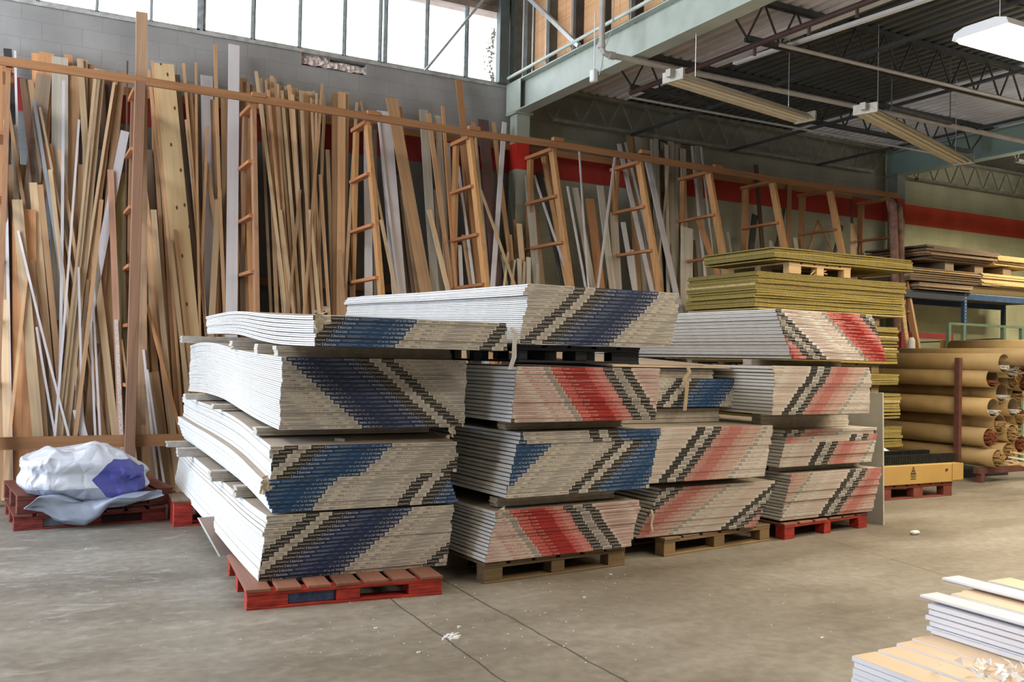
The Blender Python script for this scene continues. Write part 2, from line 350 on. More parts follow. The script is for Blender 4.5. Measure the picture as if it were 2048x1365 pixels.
q = MB(); q.box((-4.6, YW, 6.86), (GX1, YW+0.2, 6.92)); struct(q.build('trim_2', m_fr))
# diagonal brace across the last lights
q = MB(); a = hit((850, 142), 1, YW-0.12); b2 = hit((966, 0), 1, YW-0.12); b2 = a+(b2-a)*1.5
q.bar(a, b2, 0.055, 0.03, side=(0, 1, 0)); tag(q.build('window_brace', noisy('galv', (0.45, 0.47, 0.47), 0.45, 0.15, 20, metal=0.3)), 'grey steel angle brace running diagonally across the rightmost window panes', 'brace')
# ivy outside right pane
rnd = random.Random(3); q = MB()
for k in range(260):
    z = rnd.uniform(ZSILL, 6.2); x = XE+0.13-abs(rnd.gauss(0, 0.035))*(1.2+math.sin(z*9)); y = YW+0.3+rnd.uniform(0, .1); s_ = rnd.uniform(.008, .02)
    a1 = rnd.uniform(0, 6.28); q.add([(x-s_*math.cos(a1), y, z-s_*math.sin(a1)), (x+s_*math.sin(a1), y+.01, z-s_*math.cos(a1)), (x+s_*math.cos(a1), y, z+s_*math.sin(a1)), (x-s_*math.sin(a1), y-.01, z+s_*math.cos(a1))], [(0, 1, 2, 3)])
tag(q.build('ivy', noisy('dry_ivy', (0.30, 0.27, 0.22), 0.8, 0.3)), 'dry creeper growing outside the last window pane by the corner post', 'plant', kind='stuff')

# ------------------------------------------------------------------ clerestory wall above the first girder
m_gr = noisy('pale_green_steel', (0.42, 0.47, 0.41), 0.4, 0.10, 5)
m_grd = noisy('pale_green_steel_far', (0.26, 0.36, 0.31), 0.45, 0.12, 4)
m_dk = noisy('dark_steel', (0.035, 0.037, 0.038), 0.5, 0.3, 10)
m_dk2 = noisy('grey_green_stud', (0.10, 0.105, 0.09), 0.6, 0.25, 8)
m_gv = noisy('galvanised_pipe', (0.55, 0.57, 0.56), 0.35, 0.1, 12, metal=0.4)
m_ply = wood('orange_plywood', (0.70, 0.40, 0.20), 'Y', var=0.22, fine=0.4, knots=False)
q = MB()
ys = [YW-0.05-k*1.22 for k in range(11)]
for i in range(10):
    for k in range(5):
        q.box((GX1+0.12, ys[i+1]+0.004, 5.30+k*0.62), (GX1+0.14+0.004*(k % 2), ys[i]-0.004, 5.30+k*0.62+0.616))
struct(q.build('wall_clerestory', m_ply))
for j, (a, w_) in enumerate([(1030, .10), (1052, .16), (1098, .10), (1150, .10), (1204, .11), (1268, .11), (1340, .12), (1420, .12), (1510, .12), (1620, .12), (1760, .12)]):
    y = hit((a, 60 if a < 1200 else 10), 0, GX1+0.02)[1]
    q = MB(); q.box((GX1+0.02, y-w_/2, 5.27), (GX1+0.115, y+w_/2, 8.4)); q.box((GX1+0.0, y-w_/2, 5.27), (GX1+0.02, y-w_/2+0.012, 8.4))
    tag(q.build('steel_stud', m_dk2 if j < 3 else m_dk), 'dark steel stud on the plywood wall above the girder, %s from the corner' % ordn(j), 'stud', 'studs of the plywood wall above the girder')
q = MB(); q.box((XE-0.01, YW-0.12, 5.292), (XE+0.13, YW-0.001, 8.4)); q.box((XE+0.16, YW-0.1, 5.27), (XE+0.24, YW, 8.4)); tag(q.build('corner_post', noisy('corner_green', (0.10, 0.12, 0.11), 0.5, 0.2)), 'dull green steel corner post right of the last window pane', 'post')
for j, a in enumerate([1047, 1066, 1093, 1143, 1258, 1326]):
    y = hit((a, 60), 0, GX1-0.06)[1]
    q = MB(); q.tube([(GX1-0.06, y, 5.3), (GX1-0.06, y, 8.2)], 0.011, n=6)
    tag(q.build('hanger_rod', m_gv), 'thin vertical metal rod before the plywood wall, %s from the corner' % ordn(j), 'rod', 'rods before the plywood wall')
q = MB(); q.tube([(GX1-0.1, YW-0.1, 5.36), (GX1-0.1, 3.0, 5.40), (GX1-0.1, -2.5, 5.40)], 0.022, n=8)
tag(q.build('long_conduit', noisy('pale_conduit', (0.62, 0.70, 0.64), 0.35, 0.05)), 'pale green conduit running along the top edge of the near girder', 'pipe')
a = hit((1062, 0), 0, GX1-0.08); b2 = hit((1158, 92), 0, GX1-0.08)
q = MB(); q.bar(a+(a-b2)*0.4, b2, 0.05, 0.05, side=(0, 0, 1)); tag(q.build('diagonal_strut', m_gv), 'grey diagonal strut crossing the plywood wall above the girder', 'brace')
q = MB(); q.box((GX1-0.01, -2.5, 5.285), (GX1+0.1, YW-0.2, 5.34)); tag(q.build('sill_channel', m_dk), 'black steel channel lying on the near girder below the plywood', 'channel')

# ------------------------------------------------------------------ girders and columns
def ibeam(name, X, z0, z1, y0, y1, mat, fl=0.2):
    q = MB(); t = 0.016
    q.box((X-fl/2, y0, z0), (X+fl/2, y1, z0+t)); q.box((X-fl/2, y0, z1-t), (X+fl/2, y1, z1)); q.box((X-0.008, y0, z0+t), (X+0.008, y1, z1-t))
    return q.build(name, mat)
g = ibeam('steel_girder', GX1+0.02, ZG, 5.29, -3.0, YW-0.02, m_gr); tag(g, 'pale green steel girder crossing above the stacks from the near column', 'girder', kind='structure')
q = MB(); q.box((GX1-0.085, YW-0.45, ZG+0.016), (GX1-0.075, YW-0.05, 5.274)); q.build('end_plate', m_gr, g)
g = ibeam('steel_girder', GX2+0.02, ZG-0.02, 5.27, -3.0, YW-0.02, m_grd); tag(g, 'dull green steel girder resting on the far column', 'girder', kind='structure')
def column(X, m_body, m_stripe, lab, y=YW-0.23):
    e = empty('steel_column', (X, y, 0)); tag(e, lab, 'column', kind='structure')
    for nm, z0, z1, mm in (('column_shaft', 0, 4.073, m_body), ('stripe_band', 4.073, 4.435, m_stripe), ('column_head', 4.435, ZG, m_body)):
        q = MB(); q.box((-0.1, -0.1, z0), (-0.085, 0.1, z1)); q.box((0.085, -0.1, z0), (0.1, 0.1, z1)); q.box((-0.085, -0.1, z0), (0.085, 0.08, z1)); q.build(nm, mm, e)
    q = MB(); q.box((-0.14, -0.13, ZG-0.03), (0.14, 0.13, ZG-0.001)); q.build('cap_plate', m_body, e)
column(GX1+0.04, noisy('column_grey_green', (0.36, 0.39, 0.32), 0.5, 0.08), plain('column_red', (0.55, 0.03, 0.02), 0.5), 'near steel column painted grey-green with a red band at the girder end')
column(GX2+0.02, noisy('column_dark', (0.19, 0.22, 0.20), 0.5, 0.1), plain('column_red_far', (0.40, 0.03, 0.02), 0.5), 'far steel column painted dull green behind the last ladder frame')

# ------------------------------------------------------------------ ceiling: corrugated deck and bar joists
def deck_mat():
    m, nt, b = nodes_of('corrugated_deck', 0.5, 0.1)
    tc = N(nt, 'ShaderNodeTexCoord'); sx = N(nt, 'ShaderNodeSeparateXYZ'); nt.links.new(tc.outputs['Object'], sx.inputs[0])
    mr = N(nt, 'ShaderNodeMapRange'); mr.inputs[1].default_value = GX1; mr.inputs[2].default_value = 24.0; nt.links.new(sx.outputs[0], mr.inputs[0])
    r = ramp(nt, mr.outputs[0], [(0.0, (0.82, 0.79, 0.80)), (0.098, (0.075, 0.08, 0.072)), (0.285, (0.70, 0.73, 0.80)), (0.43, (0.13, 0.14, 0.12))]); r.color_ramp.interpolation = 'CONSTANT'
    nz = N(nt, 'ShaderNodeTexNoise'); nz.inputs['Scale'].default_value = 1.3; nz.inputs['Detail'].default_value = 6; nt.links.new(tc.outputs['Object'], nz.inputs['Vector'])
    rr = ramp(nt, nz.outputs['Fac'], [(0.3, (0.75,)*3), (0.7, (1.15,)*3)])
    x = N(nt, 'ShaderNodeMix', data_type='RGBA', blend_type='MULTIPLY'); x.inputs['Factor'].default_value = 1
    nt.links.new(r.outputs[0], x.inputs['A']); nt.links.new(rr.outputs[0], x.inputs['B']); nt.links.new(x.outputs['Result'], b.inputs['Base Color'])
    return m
ZD = 5.32
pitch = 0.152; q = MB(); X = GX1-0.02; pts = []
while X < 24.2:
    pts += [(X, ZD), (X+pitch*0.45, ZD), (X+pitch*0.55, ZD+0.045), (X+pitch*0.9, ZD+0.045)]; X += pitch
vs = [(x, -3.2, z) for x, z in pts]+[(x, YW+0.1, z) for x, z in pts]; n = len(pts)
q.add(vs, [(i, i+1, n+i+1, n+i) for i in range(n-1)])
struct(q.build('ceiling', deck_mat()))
q = MB(); q.box((-4.6, -3.2, 8.4), (GX1+0.2, YW+0.2, 8.5)); struct(q.build('ceiling_high_bay', noisy('high_roof', (0.3, 0.28, 0.25), 0.8)))
def joist(X0, X1, Y, zt, zb, lab, mat, under=0.5, n=14):
    e = empty('bar_joist', (X0, Y, zb)); tag(e, lab, 'joist', 'bar joists under the corrugated deck')
    h = zt-zb; L = X1-X0
    for nm, a, b_, z in (('top_chord', 0, L, h), ('bottom_chord', under, L-under, 0)):
        q = MB(); q.box((a, -0.045, z-0.05 if z else 0), (b_, -0.008, z if z else 0.045)); q.box((a, 0.008, z-0.05 if z else 0), (b_, 0.045, z if z else 0.045)); q.build(nm, mat, e)
    q = MB(); st = (L-2*under)/n; pts = []
    for k in range(n+1): pts.append((under+k*st, 0, 0.03)); pts.append((under+(k+0.5)*st, 0, h-0.03))
    pts = [(0.12, 0, h-0.03)]+pts[:-1]+[(L-0.12, 0, h-0.03)]
    for a, b_ in zip(pts[:-1], pts[1:]): q.bar(a, b_, 0.017, 0.017)
    q.build('web_bars', mat, e)
jy = [11.28, 9.39, 7.35, 5.31, 3.27, 1.2]
m_jw = noisy('pale_joist_paint', (0.21, 0.21, 0.17), 0.6, 0.25, 8)  # lighter grey-green for the joist at the wall and the far bay
for j, y in enumerate(jy):
    joist(GX1+0.1, GX2-0.05, y, ZD-0.005, 4.84, 'open-web steel joist in the middle bay, %s from the back wall' % ordn(j), m_dk if j else m_jw)
for j, y in enumerate(jy[:4]):
    joist(GX2+0.1, 21.3, y, ZD-0.005, 4.84, 'dark open-web steel joist beyond the far girder, %s from the back wall' % ordn(j), m_jw)
# cross bridging along the ceiling
for j, X in enumerate([8.0, 9.9, 11.8]):
    q = MB(); q.bar((X, -2, 4.83), (X, YW-0.2, 4.83), 0.035, 0.035, side=(1, 0, 0)); tag(q.build('joist_bridging', m_dk), 'dark bridging bar tying the joists, %s from the near girder' % ordn(j), 'bar', 'bridging bars under the joists')
# pipes
m_br = noisy('dark_red_pipe', (0.07, 0.035, 0.03), 0.45, 0.2)
a = hit((1487, 99), 2, 4.78); b2 = hit((1744, 0), 2, 4.78); d = (b2-a); 
q = MB(); q.tube([a-d*1.2, b2+d], 0.03, n=10)
for t in (0.1, 0.55, 0.9): q.tube([a+d*t+np.array([0, 0, -0.11]), a+d*t], 0.018, n=6)
tag(q.build('sprinkler_pipe', m_br), 'dark red sprinkler main with heads near the pale deck', 'pipe')
m_gp = noisy('grey_painted_pipe', (0.42, 0.40, 0.37), 0.45, 0.12)
p0 = hit((1203, 107), 2, 4.80); yv = p0[0]
q = MB(); zb = p0[2]
yy = p0[1]
q.tube([(yv, yy, 8.0), (yv, yy, zb+0.06), (yv+0.03, yy, zb+0.015), (yv+0.09, yy, zb), (GX1+7.4, yy, zb)], 0.033, n=10)
q.tube([(yv, yy, zb+0.12), (yv, yy, zb+0.06)], 0.042, n=10); q.tube([(yv+0.09, yy, zb), (yv+0.17, yy, zb)], 0.042, n=10)
tag(q.build('conduit_elbow', m_gp), 'grey pipe dropping before the girder and turning along the deck', 'pipe')
q = MB(); bx = hit((1191, 150), 0, GX1-0.1); q.box((GX1-0.16, bx[1]-0.045, bx[2]-0.09), (GX1-0.09, bx[1]+0.045, bx[2]+0.06), bev=0.012); 
q.tube([(GX1-0.12, bx[1], bx[2]+0.06), (GX1-0.12, bx[1], bx[2]+0.75)], 0.008, n=6)
tag(q.build('junction_box', plain('box_white', (0.75, 0.77, 0.76), 0.4)), 'small white junction box hanging on the near green girder', 'box')
# thin flex hanging from the girder
q = MB(); pts = [hit(c, 0, GX1-0.13) for c in ((1228, 0), (1226, 40), (1220, 70), (1208, 100), (1203, 135), (1198, 150))]; q.tube([tuple(x) for x in pts], 0.006, n=5)
tag(q.build('thin_cable', m_gp), 'thin grey cable dangling down to the white junction box', 'cable')
for j, (c0, c1, z, r_) in enumerate([((1262, 195), (1760, 337), 4.8, 0.016), ((1560, 90), (2048, 270), 4.78, 0.02)]):
    a = hit(c0, 2, z); y = a[1]; q = MB(); q.tube([(a[0], y, z), (GX2-0.3, y, z)], r_, n=8)
    tag(q.build('thin_pipe', m_gp), ['thin grey pipe under the deck nearest the back wall', 'thin grey pipe running along the second joist line'][j], 'pipe')
# ------------------------------------------------------------------ fluorescent fixtures
m_cream = noisy('fixture_enamel', (0.62, 0.55, 0.42), 0.45, 0.1)
m_tube = plain('unlit_tube', (0.80, 0.76, 0.66), 0.25)
m_wht = plain('fixture_white', (0.82, 0.84, 0.86), 0.35)
def strip_fixture(c0, c1, z, lab, w_=0.26):
    a = hit(c0, 2, z); b_ = hit(c1, 2, z); L = float(np.hypot(*(b_-a)[:2])); rz = math.atan2(b_[1]-a[1], b_[0]-a[0])
    e = empty('fluorescent_fixture', tuple(a), rz); tag(e, lab, 'light fixture')
    q = MB(); t = 0.085
    vs = [(0, -w_/2, 0), (0, -w_/6, t), (0, w_/6, t), (0, w_/2, 0), (0, w_/2-0.006, -0.004), (0, w_/6, t-0.01), (0, -w_/6, t-0.01), (0, -w_/2+0.006, -0.004)]
    vs += [(L, y, z_) for _, y, z_ in vs]; n = 8
    q.add(vs, [(i, (i+1) % n, n+(i+1) % n, n+i) for i in range(n)]+[tuple(range(n))[::-1], tuple(range(n, 2*n))]); q.build('reflector', m_cream, e)
    for s_ in (-1, 1):
        q = MB(); q.tube([(0.03, s_*0.035, 0.012), (L-0.03, s_*0.035, 0.012)], 0.017, n=10); q.build('lamp_tube', m_tube, e)
    for x in (0.0, L-0.03):
        q = MB(); q.box((x, -w_/2-0.004, -0.012), (x+0.03, w_/2+0.004, t+0.012))
        if x == 0: q.box((-0.07, -0.03, 0.02), (0.001, 0.03, t+0.01))
        q.build('end_cap', noisy('cap_enamel', (0.50, 0.48, 0.42), 0.45, 0.1), e)
    for x in (0.35, L-0.35):
        q = MB(); q.tube([(x, 0, t), (x, 0, ZD-z-0.0)], 0.004, n=5); q.build('hanging_wire', m_gv, e)
strip_fixture((1345, 160), (1612, 243), 4.3, 'unlit cream fluorescent strip hanging nearest the green girder')
strip_fixture((1730, 225), (1928, 328), 4.25, 'unlit cream fluorescent strip hanging before the far girder')
# bare hanger rail
a = hit((1783, 217), 2, 4.5); b2 = hit((1900, 247), 2, 4.5)
q = MB(); q.bar(a, b2, 0.05, 0.035, side=(0, 1, 0)); q.tube([a, (a[0], a[1], ZD)], 0.007, n=5); q.tube([b2, (b2[0], b2[1], ZD)], 0.007, n=5)
tag(q.build('hanging_rail', m_dk2), 'short dark rail hung on two rods beside the far strip light', 'rail')
a = hit((1484, 122), 2, 4.95); b2 = hit((1850, 0), 2, 4.95); d = b2-a
q = MB(); q.bar(a-d*0.05, b2+d*0.3, 0.06, 0.035, side=(1, 0, 0)); tag(q.build('pale_raceway', m_wht), 'pale straight cable raceway crossing under the pale deck', 'raceway')
a = hit((1484, 108), 2, 4.98); b2 = hit((1760, 0), 2, 4.98); d = b2-a
q = MB(); q.bar(a-d*0.25, b2+d*0.5, 0.10, 0.05, side=(1, 0, 0)); tag(q.build('white_duct_strip', noisy('strip_white', (0.6, 0.62, 0.66), 0.4, 0.1)), 'wider bluish white strip beside the pale raceway', 'raceway')
# the lit fixture
z = 4.3; a = hit((1912, 82), 2, z); b2 = hit((2008, 45), 2, z); wd = float(np.linalg.norm((b2-a)[:2])); rz = math.atan2(b2[1]-a[1], b2[0]-a[0])+R90
e = empty('fluorescent_fixture', (b2[0], b2[1], z), 0.0); tag(e, 'lit white wraparound fluorescent fixture glowing in the upper right corner', 'light fixture')
W2 = abs(a[1]-b2[1]); X0 = (a[0]-b2[0])
q = MB(); sec = [(-0.02, 0.0), (-0.0, 0.055), (W2*0.2, 0.085), (W2*0.8, 0.085), (W2, 0.055), (W2+0.02, 0.0)]
sg = 1 if a[1] > b2[1] else -1
vs = [(X0*0.5, sg*y, z_) for y, z_ in sec]+[(X0*0.5+2.44, sg*y, z_) for y, z_ in sec]; n = len(sec)
q.add(vs, [(i, (i+1) % n, n+(i+1) % n, n+i) for i in range(n)]+[tuple(range(n)), tuple(range(n, 2*n))]); q.build('housing', m_wht, e)
m_em = plain('lit_diffuser', (1.0, 0.93, 0.80), 0.4, emit=14.0)
q = MB(); q.box((X0*0.5+0.03, min(0, sg*W2)+0.01, -0.03), (X0*0.5+2.41, max(0, sg*W2)-0.01, -0.001), bev=0.012); q.build('diffuser', m_em, e)
for x in (0.3, 2.0):
    q = MB(); q.tube([(x, sg*W2/2, 0.08), (x, sg*W2/2, ZD-z)], 0.004, n=5); q.build('hanging_wire', m_gv, e)
area('strip_light_lit_fixture', (b2[0]+1.25, (a[1]+b2[1])/2, z-0.06), (0, 0, 0), 2.3, 0.4, 200, (1.0, 0.86, 0.66))
# ------------------------------------------------------------------ drywall bundles with printed end tapes
def glyphs(txt, w_, h_, shear=0.0):
    cu = bpy.data.curves.new('t', 'FONT'); cu.body = txt; cu.resolution_u = 2; cu.shear = shear
    o = bpy.data.objects.new('t', cu); COL.objects.link(o)
    me = bpy.data.meshes.new_from_object(o, depsgraph=bpy.context.evaluated_depsgraph_get()); me.calc_loop_triangles()
    V = np.array([v.co[:2] for v in me.vertices]); T = np.array([t.vertices[:] for t in me.loop_triangles])
    bpy.data.objects.remove(o); bpy.data.curves.remove(cu); bpy.data.meshes.remove(me)
    V -= V.min(0); V /= V.max(0); V *= (w_, h_); return V, T
bpy.context.view_layer.update()
TH = 0.0262
G = {'ct': glyphs('CertainTeed', 0.068, 0.0095), 'easi': glyphs('Easi-Lite', 0.068, 0.0125, 0.25), 'br': glyphs('\u00bd" x 12\' TE/BR', 0.125, 0.011, 0.2),
     'ba': glyphs('\u00bd". x 12\'. TE/BA', 0.115, 0.0105, 0.15), 'brr': glyphs('5/8" x 12\' TE/BR', 0.14, 0.011, 0.2), 'rba': glyphs('5/8" x 12\'. TE/BA', 0.14, 0.0105, 0.1)}
PER = 1.235; WB = 1.2192
def tcol(name, c, rough=0.42): return noisy(name, c, rough, 0.08, 30, bump=0.25, stretch=(1, 1, 4))
CREAM = tcol('tape_cream', (0.57, 0.535, 0.49)); BLACK = tcol('tape_black', (0.030, 0.027, 0.025)); NAVY = tcol('tape_navy', (0.016, 0.035, 0.105)); BLUE = tcol('tape_blue', (0.012, 0.062, 0.17))
RED = tcol('tape_red', (0.34, 0.026, 0.024), 0.3); PINK = tcol('tape_pink', (0.56, 0.22, 0.20), 0.35); FADE = tcol('tape_faded_red', (0.43, 0.165, 0.145)); FADE2 = tcol('tape_faded_pink', (0.47, 0.27, 0.24)); FADE3 = tcol('tape_faded_beige', (0.51, 0.34, 0.30)); REDP = tcol('tape_mid_red', (0.50, 0.10, 0.09), 0.3); GREYB = tcol('tape_grey', (0.30, 0.29, 0.27))
CREAMP = tcol('tape_pinkish', (0.60, 0.50, 0.47), 0.35); CREAMW = tcol('tape_whiter', (0.72, 0.68, 0.65), 0.3)
INKW = plain('ink_white', (0.72, 0.72, 0.72), 0.5); INKB = plain('ink_black', (0.04, 0.04, 0.045), 0.5); INKG = plain('ink_grey', (0.24, 0.25, 0.27), 0.5)
INKBL = plain('ink_blue_grey', (0.24, 0.29, 0.40), 0.5); INKR = plain('ink_red', (0.52, 0.10, 0.09), 0.5); INKP = plain('ink_pink', (0.70, 0.36, 0.33), 0.5)
STY = {
 'navy': dict(base=CREAM, fill=NAVY, blue=True), 'blue': dict(base=CREAM, fill=BLUE, blue=True),
 'red': dict(base=CREAMP, fill=RED, blue=False), 'faded': dict(base=CREAM, fill=FADE, blue=False), 'gloss': dict(base=CREAMW, fill=RED, blue=False)}
def tape_mesh(sty, phase, flip, seed, wr=0.0, W=WB, H=TH):
    S = STY[sty]; mb = MB(); h = H-0.0004
    def seg(a, b_, mat):
        a = max(a, 0.0); b_ = min(b_, W)
        if b_-a < 0.0005: return
        segs.append((a, b_, mat))
    segs = []; inks = []
    r_ = random.Random(seed)
    for k in (-2, -1, 0, 1):
        o = phase+k*PER
        if o > W+0.2 or o+PER < -0.1: continue
        f = S['fill']; bs = S['base']
        seg(o, o+.084, BLACK); seg(o+.084, o+.165, bs); seg(o+.165, o+.249, BLACK)
        if S['blue']: seg(o+.249, o+.687, f); seg(o+.687, o+PER, bs)
        else:
            gr = [(.249, FADE2), (.33, FADE), (.47, FADE2), (.56, FADE3), (.687, None)] if sty == 'faded' else [(.249, PINK), (.33, REDP), (.40, f), (.60, REDP), (.687, None)]
            for (g0, gm), (g1, _) in zip(gr[:-1], gr[1:]): seg(o+g0, o+g1, gm)
            seg(o+.687, o+PER-.17, bs)
            seg(o+PER-.17, o+PER, bs)
        def T(g, x, z, rot, mat): inks.append((g, o+x, z, rot, mat))
        def bar(x0, x1, z0, z1, mat): inks.append(('bar', o+x0, o+x1, z0, z1, mat))
        T('ct', .008, .0075, True, INKG if sty == 'faded' else INKW); T('ct', .173, .0075, False, INKW)
        bar(.092, .157, .004, .0215, GREYB if not S['blue'] else bs)
        for zz in (.007, .0115, .016): bar(.105, .145, zz, zz+.0022, INKG)
        bar(.2515, .254, .003, .022, INKW if S['blue'] else S['base'])
        if S['blue']:
            T('easi', .262, .006, False, INKW)
            bar(.345, .455, .014, .0165, INKBL); bar(.345, .42, .008, .0102, INKBL); bar(.478, .51, .0125, .0145, INKBL)
            T('br', .553, .007, False, INKW)
            bar(.70, .745, .013, .018, INKG); bar(.70, .74, .006, .0085, GREYB)
            T('ba', .785, .0065, True, INKB)
            for x0, x1, zz in ((.93, 1.02, .006), (.955, 1.13, .011), (.93, 1.12, .0165)): bar(x0, x1, zz, zz+.0026, INKG)
            T('easi', 1.155, .006, True, INKB)
        else:
            for x0, x1, zz in ((.27, .37, .007), (.27, .385, .0135), (.27, .345, .019)): bar(x0, x1, zz, zz+.0018, INKP if sty != 'faded' else FADE)
            T('brr', .535, .0065, True if sty != 'faded' else True, INKP if sty != 'faded' else CREAM)
            bar(.695, .745, .003, .021, GREYB)
            T('rba', .775, .007, False, INKR if sty != 'faded' else FADE)
            for x0, x1, zz in ((1.0, 1.2, .007), (.97, 1.21, .0135), (1.03, 1.2, .019)): bar(x0, x1, zz, zz+.0016, FADE)
    fx = (lambda x: W-x) if flip else (lambda x: x)
    fz = (lambda z: h-z) if flip else (lambda z: z)
    # wrinkled front: y as a function of x
    def yy(x, z=0): return (wr*(mnoise.noise(Vector((x*5+seed, z*260, seed*0.7)))) if wr else 0.0)-0.0045-wr
    def ribbon(a, b_, mat):
        if fx(a) > fx(b_): a, b_ = b_, a
        a, b_ = fx(a), fx(b_)
        n = max(1, int((b_-a)/0.02)) if wr else 1
        rows = [(0.0, 0.0022), (0.0013, 0), (h*0.5, 0), (h-0.0013, 0), (h, 0.0022)] if not wr else [(0.0, 0.0022)]+[(h*t_, 0) for t_ in (.08, .25, .4, .55, .7, .92)]+[(h, 0.0022)]
        vs = []
        for i in range(n+1):
            x = a+(b_-a)*i/n
            for z, dy in rows: vs.append((x, yy(x, z)+dy if dy == 0 else yy(x, z)*0+dy-0.0045, z+0.0006))
        m_ = len(rows)
        mb.add(vs, [(i*m_+j, (i+1)*m_+j, (i+1)*m_+j+1, i*m_+j+1) for i in range(n) for j in range(m_-1)], mat)
    for a, b_, mat in segs: ribbon(a, b_, mat)
    for it in inks:
        if it[0] == 'bar':
            _, a, b_, z0, z1, mat = it; a = max(a, 0.001); b_ = min(b_, W-.001)
            if b_-a < .002: continue
            n = max(1, int((b_-a)/0.03)) if wr else 1
            for i in range(n):
                x0 = a+(b_-a)*i/n; x1 = a+(b_-a)*(i+1)/n
                X0, X1 = sorted((fx(x0), fx(x1))); Z0, Z1 = sorted((fz(z0), fz(z1)))
                dy = -0.0005-(0.0002 if mat is INKG else 0)-wr*0.7
                mb.add([(X0, yy(X0)+dy, Z0), (X1, yy(X1)+dy, Z0), (X1, yy(X1)+dy, Z1), (X0, yy(X0)+dy, Z1)], [(0, 1, 2, 3)], mat)
        else:
            g, x0, z0, rot, mat = it; V, Tn = G[g]; w_, hh = V.max(0)
            V2 = V.copy()
            if rot: V2 = np.array([w_, hh])-V2
            V2 = V2+np.array([x0, z0])
            if V2[:, 0].max() < 0.002 or V2[:, 0].min() > W-.002: continue
            ok = (V2[:, 0] > 0.002) & (V2[:, 0] < W-.002)
            if flip: V2 = np.array([W, h])-V2
            keep = [tuple(int(c) for c in t) for t in Tn if ok[list(t)].all()]
            mb.add([(x, yy(x)-0.0007-wr*0.7, z) for x, z in V2], keep, mat)
    return mb
M_EDGE = noisy('gypsum_paper_edge', (0.74, 0.74, 0.73), 0.75, 0.05, 8); M_BACK = noisy('kraft_face_paper', (0.42, 0.36, 0.29), 0.8, 0.08, 5)
def sheet_mesh(L, pt, pb, f, W=WB, H=TH, n_s=2):
    """two 12 mm sheets taped face to face; profile height along the length interpolated between bundle bottom and top"""
    mb = MB(); st = 18 if pt else 1
    if pt:
        S_ = [L*i/st for i in range(st+1)]
        zt = np.interp(S_, [a for a, _ in pt], [b for _, b in pt]); zb = np.interp(S_, [a for a, _ in pb], [b for _, b in pb])
        zz = zb*(1-f)+zt*f; zz = zz-zz[0]
        zz = np.convolve(np.pad(zz, 2, mode='edge'), [.1, .2, .4, .2, .1], 'valid'); zz -= zz[0]
    else: S_ = [0, L]; zz = [0, 0]
    t = H/n_s
    for k in range(n_s):
        b = 0.0022 if n_s == 2 else 0.004; z0 = k*t+0.0004; z1 = (k+1)*t-(0.0012 if n_s == 2 else 0.003)
        sec = [(0.006, z0), (W-0.006, z0), (W, z0+b), (W, z1-b), (W-0.006, z1), (0.006, z1), (0, z1-b), (0, z0+b)]
        vs = [(x, s_, z+dz) for s_, dz in zip(S_, zz) for x, z in sec]; n = 8
        for i in range(len(S_)-1):
            for j in range(n):
                mb.add([], [], None)
                mb.f.append((i*n+j+len(mb.v), (i*n+(j+1) % n)+len(mb.v), (i+1)*n+(j+1) % n+len(mb.v), (i+1)*n+j+len(mb.v)))
                mb.m.append(mb.mi(M_BACK if j in (0, 4) else M_EDGE))
        e = len(mb.v); mb.f.append(tuple(e+j for j in range(n))[::-1]); mb.m.append(mb.mi(M_EDGE)); mb.f.append(tuple(e+(len(S_)-1)*n+j for j in range(n))); mb.m.append(mb.mi(M_EDGE))
        mb.v += vs
    return mb
def bundle(desc, grp, TLp, BLp, Y, th, sty, flip, ph_top, ph_bot, tapew, n=None, L=3.658, pt=None, pb=None, jog=None, phj=None, wr=0.0, seed=1, Yj=0.004, X0=None):
    TL = hit(TLp, 1, Y); BL = hit(BLp, 1, Y)
    if X0: TL[0] = BL[0] = X0
    h = TL[2]-BL[2]; n = n or round(h/0.0258); p = h/n
    r_ = random.Random(seed); t = math.radians(th); shared = {}
    for i in range(n):      # i counts from the bottom
        f = (i+0.5)/n; x = BL[0]+(TL[0]-BL[0])*f+r_.gauss(0, 0.0038); z = BL[2]+p*i; y = Y+r_.gauss(0, Yj)
        ph = ph_bot+(ph_top-ph_bot)*f+r_.gauss(0, 0.002)
        if jog:
            j = n-1-i
            for k_, (dx, dph) in jog.items():
                if j == k_: x += dx; ph += dph
        key = 0 if not pt else i
        if key not in shared:
            o = sheet_mesh(L, pt, pb, f, H=p*0.985, n_s=2 if grp == G1 or seed in (8, 14) else 1).build('drywall_board'); me = o.data; shared[key] = me
        else:
            o = bpy.data.objects.new('drywall_board', shared[key]); COL.objects.link(o)
        o.location = (x, y, z); o.rotation_euler = (0, 0, t)
        pos = 'topmost' if i == n-1 else 'bottommost' if i == 0 else ordn(i)+' from bottom'
        tag(o, '%s ended drywall board, %s, %s' % (tapew, pos, desc), 'drywall board', grp)
        tape_mesh(sty, ph, flip, seed*50+i, wr, H=p).build('end_tape', None, o)
    return TL, BL, n, p
PA1t = [(0, .506), (.35, .495), (.75, .505), (1.5, .528), (2.09, .545), (2.86, .562), (3.66, .60)]
PA1b = [(0, .105), (.52, .112), (.93, .123), (1.5, .15), (2.38, .165), (3.17, .196), (3.66, .244)]
PA2t = [(0, .918), (.3, .955), (.74, 1.005), (1.22, 1.035), (1.89, 1.055), (2.84, 1.06), (3.66, 1.09)]
PA2b = [(0, .516), (.33, .555), (.76, .594), (1.41, .615), (2.25, .638), (2.97, .652), (3.66, .66)]
PA3t = [(0, 1.455), (.16, 1.458), (.55, 1.474), (1.23, 1.49), (1.71, 1.52), (2.45, 1.56), (3.26, 1.565), (3.66, 1.53)]
